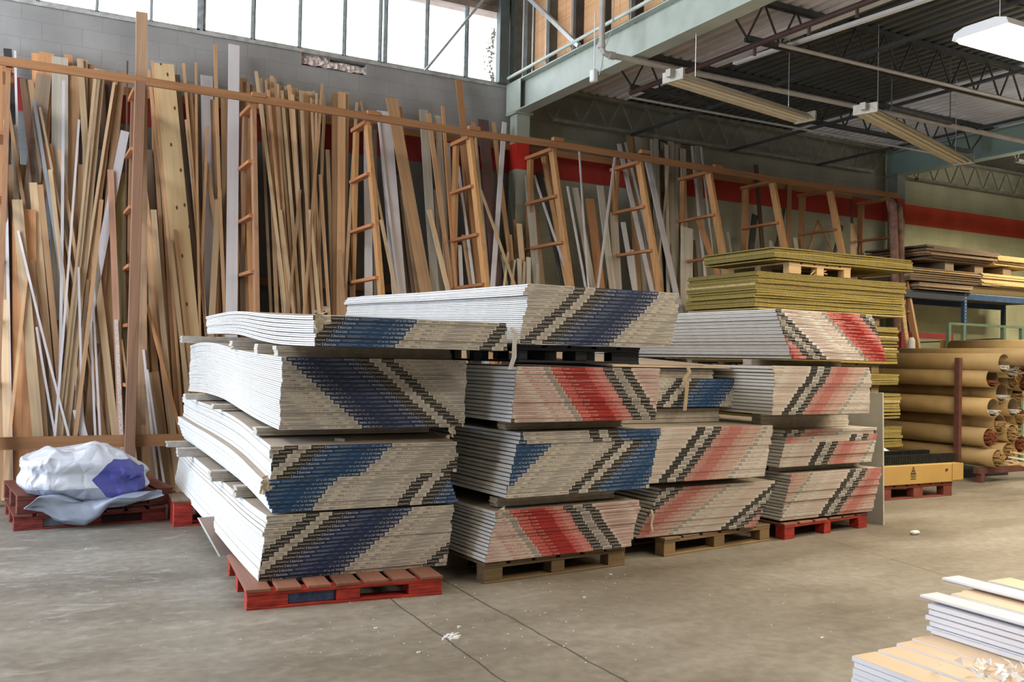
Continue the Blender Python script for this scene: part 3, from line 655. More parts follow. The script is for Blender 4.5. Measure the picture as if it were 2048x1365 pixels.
PA3b = [(0, 1.015), (.69, 1.044), (1.19, 1.077), (1.82, 1.124), (2.77, 1.132), (3.66, 1.103)]
PA4t = [(0, 1.691), (1.36, 1.752), (1.76, 1.782), (2.43, 1.808), (3.23, 1.807), (3.66, 1.80)]
PA4b = [(0, 1.525), (.9, 1.537), (1.51, 1.572), (2.15, 1.624), (2.83, 1.639), (3.66, 1.65)]
PB4t = [(0, 1.911), (.6, 1.925), (1.8, 1.95), (2.6, 1.975), (3.66, 2.0)]
PB4b = [(0, 1.575), (3.66, 1.70)]
G1 = 'drywall boards in the front left stack'; G2 = 'drywall boards in the second stack'; G3 = 'drywall boards in the third stack'; G4 = 'drywall boards in the rightmost stack'
bundle('lowest bundle of front left stack', G1, (535.6, 1032), (515, 1166), 5.6, -1, 'navy', False, .253, -.20, 'navy and cream', n=16, pt=PA1t, pb=PA1b, jog={0: (0, 0), 3: (-.012, .012), 4: (-.02, .02)}, seed=1)
j2 = {k: (-.055+.006*(k-8), .055-.13) for k in range(8, 16)}
bundle('second bundle of front left stack', G1, (541, 893), (545, 1027), 5.6, -1, 'blue', False, .10, -.38, 'blue and cream', n=16, pt=PA2t, pb=PA2b, jog=j2, seed=2)
bundle('third bundle of front left stack', G1, (565, 714), (557.6, 861), 5.6, -1, 'navy', True, .52, 0.0, 'reversed navy', n=17, pt=PA3t, pb=PA3b, seed=3)
bundle('thin top bundle of front left stack', G1, (625, 631), (630, 693), 5.15, -1, 'blue', False, -.05, -.22, 'blue and cream', n=7, pt=PA4t, pb=PA4b, seed=4)
bundle('lowest bundle of second stack', G2, (993.5, 1024), (970, 1127), 5.42, 4, 'red', True, .44, .08, 'red and pink', n=14, seed=5, wr=0.001)
bundle('blue middle bundle of second stack', G2, (1041, 865), (1010, 998), 5.40, 4, 'blue', False, .92, .49, 'blue and cream', n=16, jog={0: (0, -.34), 1: (0.0, -.31), 2: (.005, -.24)}, seed=6)
bundle('bundle under the black pallet', G2, (1032, 733), (1022, 846.5), 5.3, 4, 'red', True, .28, -.05, 'glossy red', n=14, seed=7, wr=0.0018)
bundle('big navy bundle on the black pallet', G2, (1063, 568), (1036, 687), 5.22, 0, 'navy', False, .37, 0.0, 'navy and cream', n=15, pt=PB4t, pb=PB4b, jog={0: (-.03, 0), 1: (-.05, .03), 2: (-.05, .03)}, seed=8)
bundle('lowest bundle of the third stack', G3, (1323, 977), (1272, 1078), 5.7, 2, 'faded', False, -.02, -.41, 'faded red', n=14, seed=9)
bundle('upper red bundle of the third stack', G3, (1310, 857), (1290, 968), 5.62, 2, 'faded', False, .43, .115, 'faded red', n=13, seed=10)
bundle('lowest bundle on the right red pallet', G4, (1582, 948), (1560, 1043), 5.85, 4, 'faded', False, .78, .47, 'faded red', n=15, seed=11)
bundle('second bundle of the rightmost stack', G4, (1574, 861), (1558, 936), 5.85, 4, 'faded', False, .50, .36, 'faded red', n=11, jog={0: (-.02, -.50), 1: (-.02, -.52), 2: (0, .38), 3: (0, .38)}, seed=12)
bundle('third bundle of the rightmost stack', G4, (1548, 732), (1544.5, 831), 5.6, 4, 'faded', False, .48, .10, 'faded red', n=14, seed=13, jog={0: (-.03, .0), 1: (-.02, 0)})
bundle('topmost bundle of the rightmost stack', G4, (1550, 618), (1584, 718), 5.6, 4, 'gloss', True, -.06, -.445, 'crumpled red and white', n=14, seed=14, wr=0.0035)
# small blue bundle set back between the second and third stacks
yb = 6.0
bundle('small blue bundle behind the glossy red one', G3, (1300, 757), (1298, 816), yb, 2, 'blue', False, .60, .36, 'blue', n=9, seed=15, X0=4.17)

# ------------------------------------------------------------------ spacers, loose strips
m_sp = noisy('spacer_core', (0.50, 0.46, 0.40), 0.85, 0.15, 20)
def spacer(px, Y, L, n, lab, d=0.10, th=0.0, mat=None, zb=None):
    """stack of drywall strips; px = its front left bottom corner"""
    P = hit(px, 1, Y); e = MB(); t = 0.0127
    r_ = random.Random(int(px[0])); 
    for k in range(n):
        dx = r_.gauss(0, .004); e.box((dx, r_.gauss(0, .003), k*t), (L+dx, d, (k+1)*t-0.0012))
    o = e.build('drywall_spacer', mat or m_sp); o.location = (P[0], P[1], P[2] if zb is None else zb); o.rotation_euler = (0, 0, math.radians(th))
    tag(o, lab, 'spacer', 'drywall strip spacers between the bundles'); return o
def spacer_at(X, Y, Z, L, n, lab, d=0.10, th=0.0):
    e = MB(); t = 0.0127; r_ = random.Random(int(X*100+Y*10))
    for k in range(n):
        dx = r_.gauss(0, .004); e.box((dx, r_.gauss(0, .003), k*t), (L+dx, d, (k+1)*t-0.0012))
    o = e.build('drywall_spacer', m_sp); o.location = (X, Y, Z); o.rotation_euler = (0, 0, math.radians(th))
    tag(o, lab, 'spacer', 'drywall strip spacers between the bundles'); return o
def pz(pr, s): return float(np.interp(s, [a for a, _ in pr], [b for _, b in pr]))
for (s_, z, n, X, nm) in [(.11, 1.464, 5, 1.44, 'front strip spacer below the thin top bundle'), (.59, 1.478, 5, 1.43, 'second strip spacer below the thin top bundle'), (1.35, 1.503, 5, 1.42, 'middle strip spacer below the thin top bundle'), (3.4, 1.562, 5, 1.39, 'rear strip spacer below the thin top bundle'),
                          (.28, .962, 4, 1.365, 'front strip spacer under the third bundle of the front left stack'), (1.56, 1.052, 3, 1.34, 'second strip spacer under the third bundle of the front left stack'), (2.75, 1.066, 4, 1.33, 'rear strip spacer under the third bundle of the front left stack'),
                          (.72, .512, 6, 1.34, 'front strip spacer above the lowest bundle of the front left stack'), (1.42, .533, 6, 1.31, 'second strip spacer above the lowest bundle of the front left stack'), (2.82, .568, 6, 1.29, 'third strip spacer above the lowest bundle of the front left stack'), (3.45, .595, 4, 1.29, 'rear strip spacer above the lowest bundle of the front left stack')]:
    spacer_at(X, 5.6+s_, z, 1.17, n, nm)
def under(TLp, TRp_y, Y, X0, L, n, lab, th, z): spacer_at(X0, Y, z, L, n, lab, th=th)
spacer_at(2.90, 5.55, 0.478, 1.0, 5, 'strip spacer above the lowest bundle of the second stack', th=4)
spacer_at(2.95, 5.55, 0.995, 1.0, 4, 'strip spacer under the glossy red bundle', th=4)
spacer_at(2.95, 7.6, 0.478, 1.0, 5, 'rear strip spacer above the lowest bundle of the second stack', th=4); spacer_at(2.8, 7.6, 0.995, 1.0, 4, 'rear strip spacer under the glossy red bundle', th=4)
zc2 = hit((1310, 857), 1, 5.62)[2]; zc1 = hit((1323, 977), 1, 5.7)[2]; zc2b = hit((1290, 968), 1, 5.62)[2]
spacer_at(4.4, 5.9, zc1+0.002, 1.1, max(1, int((zc2b-zc1)/0.0127)), 'strip spacer above the lowest bundle of the third stack', th=2)
zc3 = hit((1298, 816), 1, yb)[2]
spacer_at(4.25, 6.08, zc2+0.002, 1.05, max(2, int((zc3-zc2)/0.0127)-1), 'strip spacer under the small blue bundle', th=2)
spacer_at(4.4, 8.0, zc2+0.002, 1.05, max(2, int((zc3-zc2)/0.0127)-1), 'rear strip spacer under the small blue bundle', th=2)
zd = [hit(c, 1, 5.85)[2] for c in ((1582, 948), (1558, 936), (1574, 861))]; zd3 = [hit(c, 1, 5.6)[2] for c in ((1544.5, 831), (1548, 732), (1584, 718))]
spacer_at(5.86, 6.0, zd[0]+.001, 1.1, max(1, int((zd[1]-zd[0])/0.0127)), 'strip spacer above the lowest bundle of the rightmost stack', th=4)
spacer_at(5.68, 6.02, zd[2]+.001, 1.15, max(2, int((zd3[0]-zd[2])/0.0127)), 'strip spacer under the third bundle of the rightmost stack', th=4)
spacer_at(5.36, 7.9, zd[2]+.001, 1.15, max(2, int((zd3[0]-zd[2])/0.0127)), 'rear strip spacer under the third bundle of the rightmost stack', th=4)
spacer_at(5.5, 5.95, zd3[1]+.001, 1.15, max(2, int((zd3[2]-zd3[1])/0.0127)), 'strip spacer under the topmost bundle of the rightmost stack', th=4)
spacer_at(5.3, 7.9, zd3[1]+.001, 1.15, max(2, int((zd3[2]-zd3[1])/0.0127)), 'rear strip spacer under the topmost bundle of the rightmost stack', th=4)
# strips and dark board above the small blue bundle, tan sheets on top
zs = hit((1300, 757), 1, yb)[2]
spacer_at(4.25, yb+0.05, zs+0.001, 0.95, 6, 'strip spacer above the small blue bundle', th=2)
o = None
q = MB(); tl = hit((1290, 722), 1, yb); q.box((0, 0, 0), (0.75, 1.9, 0.028)); o = q.build('drywall_board', tcol('tape_navy2', (0.02, 0.035, 0.08))); o.location = (4.3, yb, zs+0.080); o.rotation_euler = (0, 0, math.radians(2))
tag(o, 'dark navy ended board under the tan sheet between the stacks', 'drywall board')
m_tan = noisy('tan_paper_sheet', (0.62, 0.50, 0.38), 0.7, 0.06, 3)
q = MB(); zt_ = 1.40
c = [hit(a, 2, zt_) for a in ((1290, 724), (1467, 733))]
q.box((0, 0, 0), (1.22, 2.4, 0.016)); o = q.build('tan_sheet', m_tan); P = hit((1467, 734), 1, yb-0.02); o.location = (P[0]-1.22, yb-0.02, P[2]-0.016); o.rotation_euler = (math.radians(3.0), 0, math.radians(2))
tag(o, 'large tan faced sheet lying on top of the small blue bundle', 'sheet')
# stacked strips on the big navy bundle
z0 = PB4t[0][1]
for j, (px, Y, n, l) in enumerate([((728, 572), 8.5, 4, .5), ((790, 566), 8.3, 3, .5), ((858, 560), 8.0, 4, .9)]):
    P = hit(px, 1, Y); spacer_at(P[0], Y, 1.90+0.03*(Y-5.2)/1, l, n, 'leftover strips lying on the big navy bundle, %s from its far end' % ordn(j))
# ------------------------------------------------------------------ pallets
def pallet(lab, loc, rz, w_, d_, mat_deck, mat_frame, blocks=(0.14, 0.14, 0.14), nb=7, hgt=0.125, bottom=True, blue=None, deck_over=0.0, nblk=0.1):
    e = empty('pallet', loc, rz); tag(e, lab, 'pallet'); r_ = random.Random(int(loc[0]*100+loc[1]*10))
    t = 0.018; x = 0.0; gap = 0.035; bw = (w_-gap*(nb-1))/nb
    for k in range(nb):
        q = MB(); q.box((x+r_.uniform(-.004, .004), -deck_over+r_.uniform(-.006, .006), hgt-t), (x+bw, d_, hgt), bev=0.002); q.build('deck_board', mat_deck, e); x += bw+gap
    xs_ = [0, (w_-blocks[1])/2, w_-blocks[2]]
    for j, y in enumerate((0.004, (d_-nblk)/2, d_-nblk-0.004)):
        q = MB(); q.box((0.002, y, hgt-t-0.02), (w_-0.002, y+nblk, hgt-t-0.0005), bev=0.002); q.build('cross_board', mat_frame, e)
        for k in range(3):
            q = MB(); q.box((xs_[k]+0.003, y+0.002, 0.016 if bottom else 0), (xs_[k]+blocks[k]-0.003, y+nblk-0.002, hgt-t-0.0205), bev=0.003); q.build('block', mat_frame, e)
        if bottom:
            q = MB(); q.box((0.002, y, 0), (w_-0.002, y+nblk, 0.0155), bev=0.002); q.build('bottom_board', mat_frame, e)
    if blue:
        q = MB(); q.box((blocks[0]+0.004, 0.03, 0.018), (xs_[1]-0.002, 0.036, hgt-t-0.022)); q.build('blue_filler', blue, e)
    return e
w_red = noisy('red_painted_wood', (0.38, 0.032, 0.020), 0.6, 0.5, 9, rnd=0.1, bump=0.2, stretch=(1, 6, 6))
w_red2 = noisy('faded_red_wood', (0.17, 0.045, 0.03), 0.7, 0.35, 9, rnd=0.15, bump=0.2, stretch=(1, 5, 5))
w_deck = wood('redbrown_deck', (0.27, 0.12, 0.075), 'Y', rnd=0.2); w_tan = wood('weathered_pallet', (0.19, 0.13, 0.075), 'Y', rnd=0.2); w_tanf = wood('weathered_pallet_frame', (0.17, 0.115, 0.06), 'X', rnd=0.2)
m_bluef = noisy('blue_plastic_filler', (0.05, 0.09, 0.22), 0.35, 0.5, 18, bump=0.4)
w_blk = noisy('black_painted_wood', (0.012, 0.016, 0.028), 0.5, 0.4, 10)
P0, P1 = hit((492, 1223), 2, 0), hit((885, 1190), 2, 0); rzA = math.atan2(P1[1]-P0[1], P1[0]-P0[0])
pallet('bright red pallet under the front left drywall stack', (P0[0], P0[1], 0), rzA, float(np.linalg.norm(P1-P0)), 1.02, w_deck, w_red, blocks=(.24, .15, .22), blue=m_bluef, hgt=0.118, nblk=0.12)
pallet('second pallet hidden behind under the front left stack', (1.52, 7.9, 0), 0.0, 1.05, 1.0, w_deck, w_red2, hgt=0.13)
P0, P1 = hit((968, 1170), 2, 0), hit((1257, 1125), 2, 0)
pallet('weathered brown pallet under the second drywall stack', (P0[0], P0[1], 0), math.radians(5), 1.2, 1.0, w_tan, w_tanf, blocks=(.15, .12, .16), nb=6, hgt=0.135)
pallet('rear weathered pallet under the second drywall stack', (2.75, 7.6, 0), math.radians(5), 1.2, 1.0, w_tan, w_tanf, nb=6, hgt=0.135)
P0 = hit((1325, 1114), 2, 0)
pallet('tan wooden pallet under the third drywall stack', (P0[0], P0[1]-0.02, 0), math.radians(8), 1.25, 1.0, w_tan, wood('light_pallet_frame', (0.25, 0.165, 0.08), 'X'), blocks=(.13, .13, .13), nb=6, hgt=0.14)
P0 = hit((1584, 1076), 2, 0)
pallet('red pallet under the rightmost drywall stack', (5.76, 5.80, 0), math.radians(8), 1.2, 1.0, w_deck, w_red, blocks=(.14, .10, .14), nb=6, bottom=False, hgt=0.135)
P0 = hit((1038, 722), 1, 5.33)
pallet('black painted pallet between the glossy red and big navy bundles', (P0[0], 5.33, 1.455), math.radians(1), 0.98, 1.2, w_blk, w_blk, blocks=(.07, .10, .24), nb=5, hgt=0.118)
pallet('black painted rear pallet under the big navy bundle', (2.86, 7.6, 1.455), 0, 0.98, 1.2, w_blk, w_blk, nb=5, hgt=0.16)
# ------------------------------------------------------------------ lumber rack (ladder frames, rails, post)
W_OR = wood('orange_pine', (0.46, 0.24, 0.095), 'Z', rnd=0.2); W_ORX = wood('orange_pine_rail', (0.40, 0.19, 0.08), 'X', rnd=0.1); W_ORY = wood('orange_pine_rung', (0.45, 0.19, 0.08), 'Y', rnd=0.15)
W_POST = wood('dark_post', (0.27, 0.145, 0.085), 'Z', rnd=0.1)
rack = empty('lumber_rack', (0, 10.4, 0)); tag(rack, 'orange wooden lumber rack of ladder frames and long rails along the back wall', 'rack')
def rel(q, name, mat, parent=rack):
    o = q.build(name, mat); o.parent = parent; o.matrix_parent_inverse = Matrix.Translation((-parent_world(parent))) ; return o
def parent_world(p):
    v = Vector((0, 0, 0))
    while p: v += p.location; p = p.parent
    return v
YR = 10.47
def pxX(a, Y=YR): return hit(a, 1, Y)[0]
q = MB()
pts = [(-0.6, 4.30), (1.2, 4.31), (5.0, 4.275), (6.2, 4.29), (8.8, 4.265), (10.6, 4.24), (12.75, 4.28)]
for k_, (a, b_) in enumerate(zip(pts[:-1], pts[1:])): q.bar((a[0], YR-0.06, a[1]), (b_[0]-0.002, YR-0.06, b_[1]), 0.085, 0.035, side=(0, 0, 1))
rel(q, 'top_rail', W_ORX)
for j, (x, z) in enumerate([(2.32, 4.34), (3.66, 4.33), (4.98, 4.33), (6.2, 4.35), (7.6, 4.36), (8.9, 4.31)]):
    q = MB(); q.box((x-0.06, YR-0.09, z-0.02), (x+0.10, YR-0.02, z+0.03), bev=.004); rel(q, 'rail_joint', W_ORX)
zb = hit((170, 884), 1, 10.12)[2]
q = MB(); q.box((-0.7, 10.09, zb-0.06), (2.1, 10.13, zb+0.06)); rel(q, 'bottom_rail', wood('bottom_rail_wood', (0.36, 0.175, 0.075), 'X'))
q = MB(); q.bar((0.6, YW-0.12, 4.42), (12.7, YW-0.12, 4.40), 0.09, 0.03, side=(0, 0, 1)); rel(q, 'rear_rail', W_ORX)
q = MB(); q.bar((2.4, YW-0.12, 2.35), (12.7, YW-0.12, 2.35), 0.09, 0.03, side=(0, 0, 1)); rel(q, 'rear_rail', W_ORX)
fr = [(-0.10, 9.9), (1.10, 10.06), (2.30, 9.7), (3.63, 9.2), (4.97, 9.25), (6.17, 9.25), (7.57, 9.25), (8.80, 9.3), (10.03, 9.35), (11.24, 9.4), (12.60, 9.5)]
for j, (X, yf) in enumerate(fr):
    e = empty('ladder_frame', (X, 0, 0)); e.parent = rack; e.location = (X, 0-10.4, 0)
    yb = YW-(0.42 if j > 4 else 0.60); W = W_OR if j > 2 else wood('brown_ladder_pine', (0.34, 0.18, 0.095), 'Z', rnd=0.15)
    q = MB(); q.bar((0, yf, 0), (0, YR, 4.22), 0.045, 0.11, side=(1, 0, 0)); o = q.build('leg', W); o.parent = e
    q = MB(); q.bar((0, yb, 0), (0, yb, 4.20), 0.045, 0.11, side=(1, 0, 0)); o = q.build('leg', W); o.parent = e
    q = MB(); q.bar((-0.0, YR-0.05, 4.225), (0, yb+0.07, 4.225), 0.10, 0.045, side=(1, 0, 0)); o = q.build('rung', W_ORY); o.parent = e
    for k in range(1, 6):
        z = 4.2-k*0.615; y = yf+(YR-yf)*z/4.22
        q = MB(); q.bar((-0.03, y-0.02, z), (-0.03, yb+0.02, z+0.0), 0.075, 0.035, side=(1, 0, 0)); o = q.build('rung', W_ORY); o.parent = e
# the tall post in front
a = hit((283, 25), 1, 10.02)
zt = a[2]
q = MB(); q.box((1.075-0.05, 10.015, 0), (1.075+0.05, 10.06, 4.2), bev=0.004); o = rel(q, 'front_post', W_POST)
t0 = hit((284, 24), 1, 10.5)
q = MB(); q.bar((t0[0]+0.12, 10.52, 0.02), (t0[0], 10.52, t0[2]), 0.115, 0.045, side=(1, 0, 0)); o = rel(q, 'tall_post', wood('tall_post_wood', (0.42, 0.27, 0.16), 'Z'))

# ------------------------------------------------------------------ leaning boards
WC = {
 'h': ('honey pine', (0.50, 0.30, 0.155)), 'p': ('pale yellow pine', (0.62, 0.45, 0.27)), 't': ('tan', (0.40, 0.25, 0.13)), 'b': ('dark brown', (0.13, 0.07, 0.04)),
 'g': ('weathered grey-brown', (0.27, 0.20, 0.14)), 'w': ('white painted', (0.66, 0.63, 0.64)), 'o': ('orange-tan', (0.50, 0.25, 0.11)), 'k': ('near-black', (0.035, 0.035, 0.04)),
 'r': ('pinkish', (0.46, 0.26, 0.17)), 'y': ('greenish yellow', (0.38, 0.33, 0.15)), 'q': ('pale grey', (0.50, 0.46, 0.38)), 'u': ('purple-brown', (0.10, 0.05, 0.045)), 's': ('blue-grey', (0.30, 0.33, 0.36))}
WM = {k: (wood('board_'+n.replace(' ', '_'), c, 'Z', var=0.26 if k not in 'wk' else 0.08, rnd=0.26 if k not in 'w' else .08)) for k, (n, c) in WC.items()}
WM['P'] = wood('board_knotty', (0.66, 0.48, 0.26), 'Z', var=0.16, knots=True, rnd=0.0); WC['P'] = ('wide knotty pale pine', None)
M_FILM = noisy('clear_film_wrap', (0.72, 0.62, 0.55), 0.12, 0.3, 60, bump=0.9, stretch=(1, 1, 2)); WM['m'] = M_FILM; WC['m'] = ('shiny film-wrapped', None)
BOARDS = []   # (bay, top px, lower px, width px, colour, layer)
def B(bay, xt, yt, xl, yl, w_, c, lay=1, bow=0.0): BOARDS.append((bay, xt, yt, xl, yl, w_, c, lay, bow))
b0 = [(15,98,38,420,14,'k',2),(30,102,34,418,4,'w',3),(0,118,-2,430,20,'o',4),(70,107,75,300,12,'o',1),(93,106,80,330,26,'o',2),(120,115,119,480,28,'q',3),(137,110,139,300,14,'o',1),(88,150,72,300,26,'g',3),(150,133,140,520,20,'h',2),
 (160,118,178,400,11,'p',4),(170,120,173,350,9,'p',3),(183,130,184,400,15,'t',2),(193,138,116,850,8,'p',7),(199,138,124,850,6,'p',7),(205,140,134,850,9,'p',6),(215,155,206,400,18,'b',1),(242,143,224,340,14,'h',4),(232,160,198,420,7,'h',5),(228,166,185,470,5,'p',6),
 (250,263,234,345,15,'w',5),(243,345,240,600,18,'y',3),(221,340,241,850,11,'r',6),(232,640,241,850,7,'m',7),(255,122,253,300,3,'b',5),(47,158,78,420,14,'b',3),(13,195,60,480,6,'h',5),(58,160,104,400,13,'t',3),(68,200,100,420,6,'s',5),(80,215,102,330,4,'p',5),
 (96,288,114,440,14,'o',4),(127,162,118,770,5,'w',6),(158,240,119,740,4,'w',8),(66,366,104,800,14,'p',4),(80,370,119,770,10,'h',5),(22,330,62,850,16,'h',3),(48,419,50,850,40,'o',5),(3,425,12,850,22,'t',5),(34,400,74,850,18,'p',7),(36,462,116,780,4,'w',8),(73,655,107,845,4,'w',8),
 (70,600,104,850,13,'g',4),(157,535,163,760,4,'w',8),(180,430,228,850,13,'p',5),(192,430,212,850,12,'p',4),(203,400,152,850,7,'h',9),(181,600,191,850,4,'w',7),(187,620,199,850,4,'w',7),(153,820,164,860,14,'w',8),(211,445,223,850,18,'t',3),(246,512,252,850,11,'y',4),(243,680,263,850,4,'h',6),
 (5,150,18,420,14,'g',2),(108,210,120,500,22,'g',1),(142,300,148,700,24,'t',1),(165,330,176,800,22,'h',2),(196,300,200,800,16,'g',2),(130,500,136,850,18,'h',3),(90,480,96,850,16,'g',2),(8,600,14,850,14,'p',6),(62,520,88,850,12,'t',6),(176,560,150,850,6,'t',6),(225,420,231,850,12,'g',2),(100,340,140,640,8,'p',6),(118,300,160,560,6,'h',5),(255,300,258,860,10,'b',2),(286,560,298,860,16,'t',1),(280,500,290,860,14,'h',2),(268,440,276,860,14,'b',1),(214,330,216,860,14,'h',1),(44,330,40,860,16,'t',1),(72,300,92,860,14,'h',2),(168,420,180,860,16,'t',1),(118,640,126,870,14,'h',3),(26,250,44,600,9,'q',4),(10,240,16,560,5,'w',6),(52,560,20,860,6,'h',8),(204,165,212,330,9,'b',2)]
b1 = [(297,140,330,430,6,'h',5),(305,122,327,400,5,'h',6),(328,128,374,620,35,'P',7),(352,150,386,560,14,'g',3),(318,160,339,520,14,'h',5),(367,127,396,470,5,'h',6),(380,170,402,480,6,'h',5),(392,125,398,420,4,'h',7),(413,152,420,540,22,'w',3),(430,89,446,450,6,'h',7),(468,90,463,640,20,'w',8),
 (487,157,474,470,12,'h',5),(502,170,480,620,13,'t',4),(495,375,507,640,9,'o',7),(415,252,404,450,5,'h',6),(410,320,434,460,9,'t',5),(437,400,423,640,11,'p',6),(440,380,434,640,8,'h',5),(283,352,332,760,14,'h',6),(294,610,330,745,6,'o',8),(307,420,342,800,10,'p',7),(340,480,360,650,8,'p',8),(350,460,372,660,6,'h',8),
 (287,700,304,860,4,'w',8),(294,740,312,860,4,'w',8),(306,745,322,860,20,'t',6),(286,640,300,860,12,'t',5),(320,300,347,570,12,'t',4),(303,180,316,420,7,'t',4),(480,190,486,640,10,'g',5),(344,170,400,640,10,'g',2),(400,190,410,640,14,'g',1),(450,180,455,640,16,'t',2),(478,300,486,640,16,'o',3),(425,200,440,640,9,'h',3),(385,300,415,640,8,'g',3),(360,430,395,640,10,'t',4),(312,220,320,700,16,'o',1),(298,300,330,860,12,'g',2),(492,165,498,640,13,'t',5),(501,215,504,640,11,'b',4),(504,300,510,640,6,'h',5),(458,250,448,640,6,'h',4),(490,190,500,500,7,'g',2),(310,600,345,860,12,'g',3),(336,560,352,860,14,'h',2),(300,520,318,860,10,'t',4),(372,240,404,600,5,'p',6),(388,210,392,640,12,'t',2),(318,600,322,860,14,'h',1),(296,420,302,860,14,'t',1),(330,640,336,860,12,'h',1),(462,190,470,640,14,'b',1),(428,300,430,640,12,'t',1)]
b2 = [(512,143,534,330,6,'p',7),(670,188,672,620,13,'h',5),(684,185,681,620,14,'h',6),(694,185,693,620,8,'p',5),(714,205,694,580,5,'p',7),(722,203,742,320,4,'h',7),(645,168,611,600,5,'h',8),(650,190,640,500,5,'p',6)]
r_ = random.Random(42)
tops = [522,530,536,543,549,556,563,572,579,586,594,602,611,620,627,634]
for i, x in enumerate(tops*2):
    yt = 152+(x-520)*0.26+r_.uniform(-6, 10)+(0 if i < 16 else 22)
    xl = 556+(x-520)*0.75+r_.uniform(-16, 16); b2.append((x+r_.uniform(-2, 2), yt, xl, 620, r_.choice([4, 5, 6, 6, 7, 9]), r_.choice('hphphpt'), 1+(i*5) % 7))
b2 += [(560,420,590,640,6,'p',8),(600,380,575,640,5,'h',8),(640,350,660,640,6,'h',7),(655,300,668,640,7,'p',4),(700,420,704,640,9,'t',3),(678,500,690,640,8,'h',8),(620,420,640,640,6,'p',8)]
b3 = [(735,226,737,560,15,'w',4),(755,222,786,470,4,'w',6),(768,223,796,560,27,'w',5),(783,197,848,560,23,'h',7),(800,214,808,320,7,'o',3),(847,220,868,560,17,'q',6),(857,227,900,560,9,'h',7),(875,232,884,380,12,'q',5),(893,286,901,520,14,'q',4),(885,212,908,560,6,'o',7),(908,404,909,490,11,'o',5),(919,491,922,556,8,'w',6),
 (797,350,824,560,9,'g',4),(806,380,832,560,7,'t',5),(790,300,812,560,9,'b',3),(762,440,786,560,6,'p',9),(872,380,882,560,9,'q',4),(748,260,752,560,10,'q',2),(858,420,892,560,9,'p',8),(900,480,905,556,12,'q',5),(830,470,838,560,8,'g',2)]
b4 = [(917,160,950,480,13,'o',6),(916,332,943,550,5,'w',7),(946,245,970,520,10,'h',5),(966,240,992,550,22,'u',6),(986,245,1020,520,9,'h',5),(1009,245,992,480,9,'w',8),(961,380,1021,552,5,'p',9),(929,285,956,560,20,'h',3),(1038,448,1047,550,11,'p',6),(1057,352,1070,520,16,'q',5),(951,272,962,390,4,'p',6),(900,330,925,556,7,'k',4),(926,470,940,556,8,'t',6),
 (1004,510,1012,560,5,'q',7),(1030,520,1024,560,4,'q',7),(1038,518,1040,560,9,'q',7),(1057,515,1057,560,9,'q',8),(1075,528,1074,560,5,'q',8),(1019,470,1026,560,9,'t',5),(992,400,1000,560,8,'t',4),(1078,500,1084,560,8,'t',5),(1050,524,1048,560,4,'p',8),(1016,505,1010,560,4,'p',8),(1030,440,1034,560,9,'t',3)]
b5 = [(1068,351,1095,430,4,'w',7),(1078,345,1124,550,12,'k',5),(1086,313,1130,550,9,'h',6),(1092,313,1136,550,5,'t',5),(1135,373,1169,552,4,'w',7),(1150,376,1182,552,12,'q',6),(1158,298,1172,480,3,'w',8),(1179,398,1198,555,20,'o',5),(1200,372,1222,552,14,'q',6),(1230,312,1198,555,4,'w',9),(1232,330,1228,420,16,'t',3),(1227,427,1234,556,18,'q',5),(1166,470,1180,555,8,'h',4),(1098,400,1120,552,7,'g',3),(1190,440,1206,555,8,'t',3),(1072,420,1082,552,8,'t',3)]
b6 = [(1238,288,1299,560,9,'w',8),(1250,285,1291,460,5,'w',7),(1258,262,1266,400,14,'t',3),(1276,275,1302,520,18,'q',3),(1312,273,1318,500,10,'q',4),(1342,282,1346,600,12,'q',4),(1325,285,1329,600,12,'q',2),(1333,290,1336,600,7,'q',5),(1352,290,1354,600,9,'q',3),(1294,318,1357,610,12,'w',7),(1366,298,1372,600,12,'q',5),(1374,456,1372,610,28,'q',6),(1246,445,1265,556,10,'w',6),(1270,268,1292,600,16,'q',2),(1290,270,1308,600,14,'q',1),(1306,280,1322,600,13,'q',3),(1354,284,1360,600,15,'q',2),(1336,276,1340,600,10,'p',1),(1300,278,1322,600,16,'q',1),(1318,300,1330,600,16,'g',2),(1346,285,1350,600,15,'q',1),(1330,430,1345,600,14,'q',4),(1388,470,1384,600,12,'q',3),(1338,330,1323,480,3,'p',6),(1264,500,1274,600,6,'w',6),(1284,330,1310,600,7,'h',5),(1310,420,1330,600,10,'q',2),(1358,330,1361,600,8,'q',1)]
b7 = [(1384,293,1402,460,5,'w',6),(1395,293,1412,600,12,'q',4),(1402,294,1424,500,3,'w',6),(1397,440,1421,508,12,'o',7),(1386,480,1396,600,9,'b',4),(1408,520,1416,600,9,'o',5),(1430,440,1440,520,6,'q',3),(1455,464,1465,520,5,'q',3)]
b8 = [(1512,330,1525,500,9,'b',2),(1579,365,1577,500,10,'t',2),(1510,430,1502,500,13,'k',3),(1568,418,1552,500,7,'k',3),(1707,449,1707,515,19,'p',4),(1637,440,1624,480,4,'o',4),(1637,440,1664,505,4,'o',5),(1684,452,1668,510,7,'k',3),(1541,482,1543,515,8,'q',4),(1590,476,1596,515,8,'q',4),(1719,494,1719,515,4,'b',5),(1704,400,1704,450,5,'b',2)]
for k, bb in enumerate((b0, b1, b2, b3, b4, b5, b6, b7, b8)):
    for r in bb: B(k, *r)
BAY = ['bay left of the tall post', 'bay right of the tall post', 'bay of pale slender strips', 'bay behind third ladder frame', 'bay around fourth ladder frame', 'bay around fifth ladder frame', 'bay around sixth ladder frame', 'bay around seventh ladder frame', 'far end of the rack']
per = {}
for b in BOARDS: per.setdefault(b[0], []).append(b)
rb = random.Random(9)
